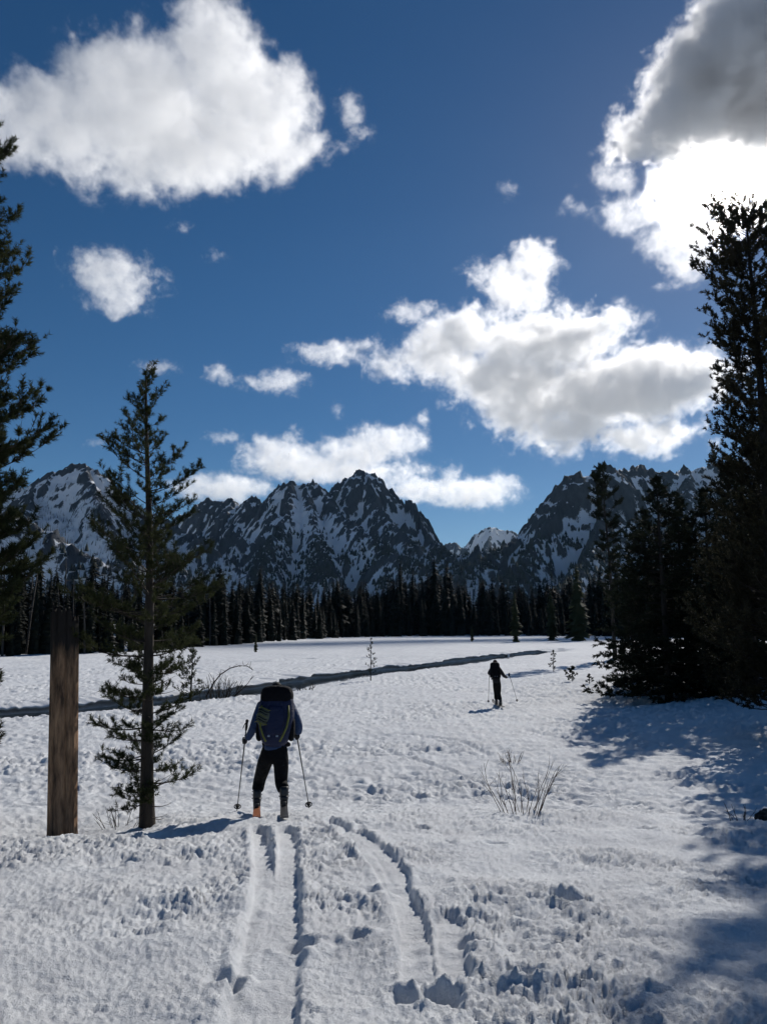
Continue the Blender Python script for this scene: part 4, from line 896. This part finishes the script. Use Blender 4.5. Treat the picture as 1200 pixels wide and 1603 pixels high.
def ski(label, mid, heading, pitch, s, mat, group, tail=.78, tip=.95):
    h = Vector((heading[0], heading[1], 0)).normalized(); ang = math.atan2(h.y, h.x) - math.pi / 2
    ys = np.array([-tail, -tail + .03, -tail * .6, -.15, 0, .2, tip * .6, tip * .85, tip * .95, tip]) * s
    ws = np.array([.030, .050, .048, .044, .043, .045, .054, .058, .045, .012]) * s; zs = np.array([.012, .004, 0, 0, 0, 0, .004, .035, .07, .105]) * s
    V, Q = [], []; th = .014 * s
    for y, w, z in zip(ys, ws, zs): V += [(-w, y, z), (w, y, z), (w * .97, y, z + th), (-w * .97, y, z + th)]
    for i in range(len(ys) - 1):
        a, b = i * 4, i * 4 + 4
        for j in range(4): Q.append((a + j, a + (j + 1) % 4, b + (j + 1) % 4, b + j))
    Q += [(3, 2, 1, 0), tuple(len(V) - 4 + j for j in range(4))]
    o = empty('ski', mid, label, 'ski', group); o.rotation_euler = (pitch, 0, ang)
    me = bpy.data.meshes.new('board'); me.from_pydata(V, [], Q); me.materials.append(mat); b = link('board', me, o)
    me2 = bpy.data.meshes.new('edge'); V2 = [(x * 1.03, y, z * 1.0 - .001 if k % 4 < 2 else z - th + .003 * s) for k, (x, y, z) in enumerate(V)]; me2.from_pydata(V2, [], Q); me2.materials.append(M_EDGE); link('edge', me2, o)
    smooth_box('binding', (.06 * s, .10 * s, .035 * s), M_SKID, 0, o, (0, .16 * s, .03 * s), sub=1); smooth_box('binding', (.055 * s, .07 * s, .05 * s), M_SKID, 0, o, (0, -.15 * s, .035 * s), sub=1)
    return o
def pole(label, top, tip, s, group, basket=True):
    top, tip = Vector(top), Vector(tip); d = (tip - top).normalized(); L = (tip - top).length
    o = empty('ski_pole', tip, label, 'ski pole', group); q = lambda k: top + d * k - tip
    tube_obj('shaft', [q(.12 * s), q(L * .5), q(L * .5 + .002), q(L)], [.0090 * s, .0090 * s, .0075 * s, .006 * s], M_POLE, o, 8)
    tube_obj('grip', [q(0), q(.012 * s), q(.05 * s), q(.12 * s), q(.17 * s)], [.016 * s, .022 * s, .017 * s, .019 * s, .014 * s], M_GRIP, o, 10)
    sp = []
    sd = d.cross(Vector((0, 1, 0))).normalized()
    for k in range(9):
        a = k / 8 * math.pi * 2; sp.append(q(.03 * s + .10 * s * (1 - math.cos(a)) * .5) + sd * (-.045 * s * math.sin(a * .5)) + Vector((0, -.02 * s, -.02 * s * math.sin(a * .5))))
    tube_obj('strap', sp, .006 * s, M_GRIP, o, 5)
    if basket:
        c = q(L - .07 * s); ring = [c + (sd * math.cos(k / 12 * 2 * math.pi) + d.cross(sd) * math.sin(k / 12 * 2 * math.pi)) * .045 * s for k in range(13)]
        tube_obj('basket', ring, .008 * s, M_GRIP, o, 5)
        tube_obj('basket_hub', [c - d * .01, c + d * .012], [.03 * s, .022 * s], M_GRIP, o, 8)
    return o
def head(parent, c, s, hair_mat, look):
    """a head with brow, nose, mouth, chin and ears, and a close knitted hat; most of it is hidden behind the pack"""
    bm = bmesh.new(); bmesh.ops.create_uvsphere(bm, u_segments=28, v_segments=20, radius=1)
    for v in bm.verts:
        x, y, z = v.co
        k = 1 - .22 * max(0, -z) ** 1.5; v.co.x = x * .078 * s * k; v.co.z = z * .112 * s; yy = y * .095 * s * (1 - .12 * max(0, -z))
        if y > .6:                                          # the face
            yy += .020 * s * math.exp(-((x / .16) ** 2 + ((z + .12) / .18) ** 2)); yy -= .010 * s * (math.exp(-(((abs(x) - .38) / .16) ** 2 + ((z - .08) / .10) ** 2)))
            yy += .006 * s * math.exp(-((x / .3) ** 2 + ((z + .48) / .06) ** 2)); yy += .010 * s * math.exp(-((x / .3) ** 2 + ((z + .78) / .16) ** 2))
        v.co.y = yy
    me = bpy.data.meshes.new('head'); bm.to_mesh(me); bm.free(); me.materials.append(M_SKIN)
    for p in me.polygons: p.use_smooth = True
    o = link('head', me, parent); o.location = c; o.rotation_euler = look
    for sg in (-1, 1):
        smooth_box('ear', (.016 * s, .04 * s, .06 * s), M_SKIN, 0, o, (sg * .080 * s, 0, 0)); 
        bm = bmesh.new(); bmesh.ops.create_uvsphere(bm, u_segments=12, v_segments=8, radius=.012 * s); e = bpy.data.meshes.new('eye'); bm.to_mesh(e); bm.free(); e.materials.append(M_BEANIE); ee = link('eye', e, o); ee.location = (sg * .031 * s, .080 * s, .008 * s)
    bm = bmesh.new(); bmesh.ops.create_uvsphere(bm, u_segments=28, v_segments=16, radius=1)
    bmesh.ops.delete(bm, geom=[v for v in bm.verts if v.co.z < -.02], context='VERTS')
    for v in bm.verts:
        k = 1.08 + .02 * math.sin(math.atan2(v.co.y, v.co.x) * 14); v.co.x *= .084 * s * k; v.co.y *= .100 * s * k; v.co.z = v.co.z * .112 * s + .022 * s
    me = bpy.data.meshes.new('hat'); bm.to_mesh(me); bm.free(); me.materials.append(hair_mat)
    for p in me.polygons: p.use_smooth = True
    link('hat', me, o)
    return o
def person(label, root, J, jacket, hat, cat='person', face=(0, 1)):
    """J: world joint points. Body, jacket, gloves, boots and head hang on one Empty."""
    R = Vector(root); o = empty('person', R, label, cat); q = {k: Vector(v) - R for k, v in J.items()}
    mid = lambda a, b, t: q[a].lerp(q[b], t)
    # body with legs in trousers: one continuous surface
    jt = [(q['pelvis'], .135, .115), (q['waist'], .135, .11), (q['chest'], .155, .12), (q['neck'], .06, .06), (q['hipL'], .112, .112), (mid('hipL', 'kneeL', .35), .106, .106), (q['kneeL'], .086, .088), (mid('kneeL', 'ankL', .4), .084, .088), (q['ankL'] + Vector((0, 0, .03)), .084, .088),
          (q['hipR'], .112, .112), (mid('hipR', 'kneeR', .35), .106, .106), (q['kneeR'], .086, .088), (mid('kneeR', 'ankR', .4), .084, .088), (q['ankR'] + Vector((0, 0, .03)), .084, .088),
          (q['shL'], .06, .06), (q['elL'], .04, .04), (q['wrL'], .03, .03), (q['shR'], .06, .06), (q['elR'], .04, .04), (q['wrR'], .03, .03)]
    ed = [(0, 1), (1, 2), (2, 3), (0, 4), (4, 5), (5, 6), (6, 7), (7, 8), (0, 9), (9, 10), (10, 11), (11, 12), (12, 13), (2, 14), (14, 15), (15, 16), (2, 17), (17, 18), (18, 19)]
    skin_mesh('body', jt, ed, [M_PANT], 0, 2, o)
    jj = [(q['pelvis'] + Vector((0, 0, -.06)), .185, .16), (q['waist'], .165, .14), (q['chest'], .185, .15), (q['neck'] - Vector((0, 0, .03)), .085, .08), (q['shL'], .090, .090), (mid('shL', 'elL', .5), .080, .080), (q['elL'], .072, .072), (mid('elL', 'wrL', .6), .056, .056), (q['wrL'], .043, .043),
          (q['shR'], .090, .090), (mid('shR', 'elR', .5), .080, .080), (q['elR'], .072, .072), (mid('elR', 'wrR', .6), .056, .056), (q['wrR'], .043, .043)]
    skin_mesh('jacket', jj, [(0, 1), (1, 2), (2, 3), (2, 4), (4, 5), (5, 6), (6, 7), (7, 8), (2, 9), (9, 10), (10, 11), (11, 12), (12, 13)], [jacket], 1, 2, o)
    head(o, q['head'], 1.0, hat, J.get('look', (-.1, 0, 0)) if 'look' in J else (0, 0, 0))
    return o, q
def backpack(label, center, rot, s, navy=True):
    o = empty('backpack', center, label, 'backpack'); o.rotation_euler = rot; m = M_PACK if navy else M_PACKTOP
    def sh(c):
        f = c.z / (.62 * s) + .5; c.x *= .86 + .22 * math.sin(f * 2.4); c.y *= .85 + .2 * math.sin(f * 2.6)
        if c.y < 0: c.y -= .02 * s * math.cos(c.x * 9 / s)
        return c
    smooth_box('main_bag', (.45 * s, .30 * s, .74 * s), m, 0, o, (0, 0, .0), shape=sh, rnd=.45)
    smooth_box('lid', (.44 * s, .34 * s, .30 * s), M_PACKTOP, 0, o, (0, -.01 * s, .27 * s), (.12, 0, 0), rnd=.62)
    smooth_box('front_pocket', (.24 * s, .08 * s, .38 * s), m, 0, o, (.01 * s, -.145 * s, -.05 * s), rnd=.4)
    smooth_box('side_pocket', (.09 * s, .17 * s, .30 * s), M_PACKTOP, 0, o, (.205 * s, .02 * s, -.14 * s), rnd=.6); smooth_box('side_pocket', (.09 * s, .17 * s, .30 * s), M_PACKTOP, 0, o, (-.205 * s, .02 * s, -.14 * s), rnd=.6)
    smooth_box('hip_belt', (.37 * s, .22 * s, .06 * s), M_PACKTOP, 0, o, (0, .16 * s, -.31 * s), rnd=.3)
    if navy:
        b = smooth_box('mesh_bundle', (.20 * s, .16 * s, .24 * s), M_PAD, 0, o, (-.135 * s, -.13 * s, .0 * s), (0, .2, 0), rnd=.85)
        rg = np.random.default_rng(3)
        for k in range(7):
            z = -.09 + k * .03; tube_obj('cord', [Vector((-.095 * s, -.02 * s, z * s)), Vector((-.05 * s, -.078 * s, (z + .015) * s)), Vector((.03 * s, -.082 * s, (z - .01) * s)), Vector((.09 * s, -.03 * s, z * s))], .005 * s, M_STRAP if k % 3 == 0 else M_PACKTOP, b, 5)
    for sg in (-1, 1):
        tube_obj('compression_strap', [Vector((sg * .17 * s, -.13 * s, .14 * s)), Vector((sg * .185 * s, -.16 * s, .0)), Vector((sg * .165 * s, -.185 * s, -.14 * s)), Vector((sg * .12 * s, -.19 * s, -.25 * s)), Vector((sg * .085 * s, -.175 * s, -.31 * s))], [.013 * s] * 5, M_STRAP if navy else M_PACKTOP, o, 6)
        tube_obj('shoulder_strap', [Vector((sg * .11 * s, .10 * s, .30 * s)), Vector((sg * .13 * s, .22 * s, .33 * s)), Vector((sg * .14 * s, .36 * s, .20 * s)), Vector((sg * .15 * s, .36 * s, -.02 * s)), Vector((sg * .19 * s, .18 * s, -.20 * s))], .022 * s, M_PACKTOP, o, 8)
        smooth_box('buckle', (.03 * s, .015 * s, .022 * s), M_BUCKLE, 0, o, (sg * .052 * s, -.195 * s, -.245 * s), sub=1)
    tube_obj('haul_loop', [Vector((-.04 * s, .10 * s, .40 * s)), Vector((-.03 * s, .11 * s, .44 * s)), Vector((.03 * s, .11 * s, .44 * s)), Vector((.04 * s, .10 * s, .40 * s))], .008 * s, M_PACKTOP, o, 6)
    return o
# --- near skier, seen from behind, climbing away with a loaded pack
fL = P(402, 1262, 10.55); fR = P(444, 1279, 10.1)
zL = ground_z(fL.x, fL.y); zR = ground_z(fR.x, fR.y)
def gz_path(x, y): return max(ground_z(x, y + o) for o in (-.6, -.3, 0, .3, .6))
zL = gz_path(fL.x, fL.y) + .01; zR = gz_path(fR.x, fR.y) + .01
NJ = dict(pelvis=P(431, 1172, 10.30), waist=P(431, 1150, 10.38), chest=P(431, 1113, 10.52), neck=P(432, 1092, 10.66), head=P(433, 1083, 10.74), look=(-.15, 0, .05),
          hipL=P(417, 1186, 10.32), kneeL=P(406, 1222, 10.62), ankL=Vector((fL.x, fL.y, zL + .16)), hipR=P(440, 1186, 10.28), kneeR=P(440, 1226, 10.26), ankR=Vector((fR.x, fR.y, zR + .16)),
          shL=P(408, 1107, 10.46), elL=P(399, 1136, 10.44), wrL=P(387, 1158, 10.54), shR=P(455, 1107, 10.46), elR=P(467, 1138, 10.44), wrR=P(467, 1150, 10.47))
near, nq = person('ski tourer in a blue jacket and black trousers walking away with a navy backpack', ((fL.x + fR.x) / 2, 10.3, min(zL, zR)), NJ, M_JACKET, M_BEANIE)
hdL, hdR = (-.165, 1), (-.14, 1)
boot('boot', nq['ankL'] + Vector((0, 0, -.045)), hdL, 1.0, near); boot('boot', nq['ankR'] + Vector((0, 0, -.045)), hdR, 1.0, near)
LT, LB = P(387, 1127, 10.50), on_ground(371, 1272); LB.z = ground_z(LB.x, LB.y)
RT, RB = P(463, 1142, 10.50), P(484, 1256, 11.4); RB.z = ground_z(RB.x, RB.y)
def closest(a, b, w): 
    d = (b - a).normalized(); return a + d * (w - a).dot(d)
for nm, wr, a, b in (('glove', 'wrL', LT, LB), ('glove', 'wrR', RT, RB)):
    c = closest(a, b, NJ[wr] + Vector((0, .02, -.08))); f = (c - NJ[wr]); hand(nm, NJ[wr] - near.location - f.normalized() * .0 + (f - f.normalized() * .075), f, Vector((0, 0, 0)) + f.cross(b - a).cross(b - a) * -1, 1.1, M_GLOVE, near, a - b)
pole('ski pole in the near skier left hand, grip high beside the glove', LT, LB, 1.0, None); pole('ski pole in the near skier right hand with its basket on the snow', RT, RB, 1.0, None)
ski('orange ski under the left boot of the near skier', (fL.x, fL.y, zL + .02), hdL, 0, 1.0, M_SKI, None); ski('dark ski under the right boot of the near skier', (fR.x, fR.y, zR + .02), hdR, 0, 1.0, M_SKID, None)
backpack('large navy backpack with black lid on the near skier back', P(432, 1124, 10.28), (-.24, 0, 0), 1.04)
# --- far skier, black against the snow, one arm out to the right
D2 = 29.3
g2 = on_ground(778, 1107); D2 = g2.y; z2 = gz_path(P(779, 1100, D2).x, D2) + .01
fx = P(779, 1100, D2).x; f2 = Vector((fx - .03, D2 + .22, z2)); f3 = Vector((fx + .08, D2 - .12, z2))
FJ = dict(pelvis=P(777, 1068, D2), waist=P(776, 1061, D2 + .06), chest=P(774, 1049, D2 + .16), neck=P(774, 1042, D2 + .24), head=P(774.5, 1038.0, D2 + .30), look=(-.1, 0, 0),
          hipL=P(775, 1072, D2), kneeL=P(776, 1087, D2 + .2), ankL=f2 + Vector((0, 0, .16)), hipR=P(780, 1072, D2), kneeR=P(780, 1087, D2 + .06), ankR=f3 + Vector((0, 0, .16)),
          shL=P(769, 1047, D2 + .14), elL=P(765, 1054, D2 + .10), wrL=P(764.8, 1054, D2 + .34), shR=P(781, 1047, D2 + .16), elR=P(788, 1058, D2 + .2), wrR=P(793.5, 1061, D2 + .34))
far_, fq = person('distant ski tourer all in black walking away with one arm out to the right', (fx, D2, z2), FJ, M_DARKJ, M_ROSE)
boot('boot', fq['ankL'] + Vector((0, 0, -.045)), (0, 1), 1.0, far_); boot('boot', fq['ankR'] + Vector((0, 0, -.045)), (0, 1), 1.0, far_)
T1, B1 = P(796, 1054, D2 + .36), on_ground(809, 1098); B1.z = ground_z(B1.x, B1.y); T2, B2 = P(765.5, 1052, D2 + .40), on_ground(764, 1102); B2.z = ground_z(B2.x, B2.y)
for nm, wr, a, b in (('glove', 'wrR', T1, B1), ('glove', 'wrL', T2, B2)):
    c = closest(a, b, FJ[wr] + Vector((0, .03, -.06))); f = (c - FJ[wr]); hand(nm, FJ[wr] - far_.location + (f - f.normalized() * .075), f, f.cross(b - a).cross(b - a) * -1, 1.1, M_GLOVE, far_, a - b)
pole('ski pole held out to the right by the distant skier', T1, B1, 1.0, None); pole('ski pole on the left of the distant skier', T2, B2, 1.0, None)
ski('dark ski under the left boot of the distant skier', f2 + Vector((0, 0, .02)), (0, 1), 0, 1.0, M_SKID, None); ski('dark ski under the right boot of the distant skier', f3 + Vector((0, 0, .02)), (0, 1), 0, 1.0, M_SKID, None)
backpack('black backpack on the distant skier', P(774.5, 1051, D2 - .06), (-.2, 0, 0), .86, False)
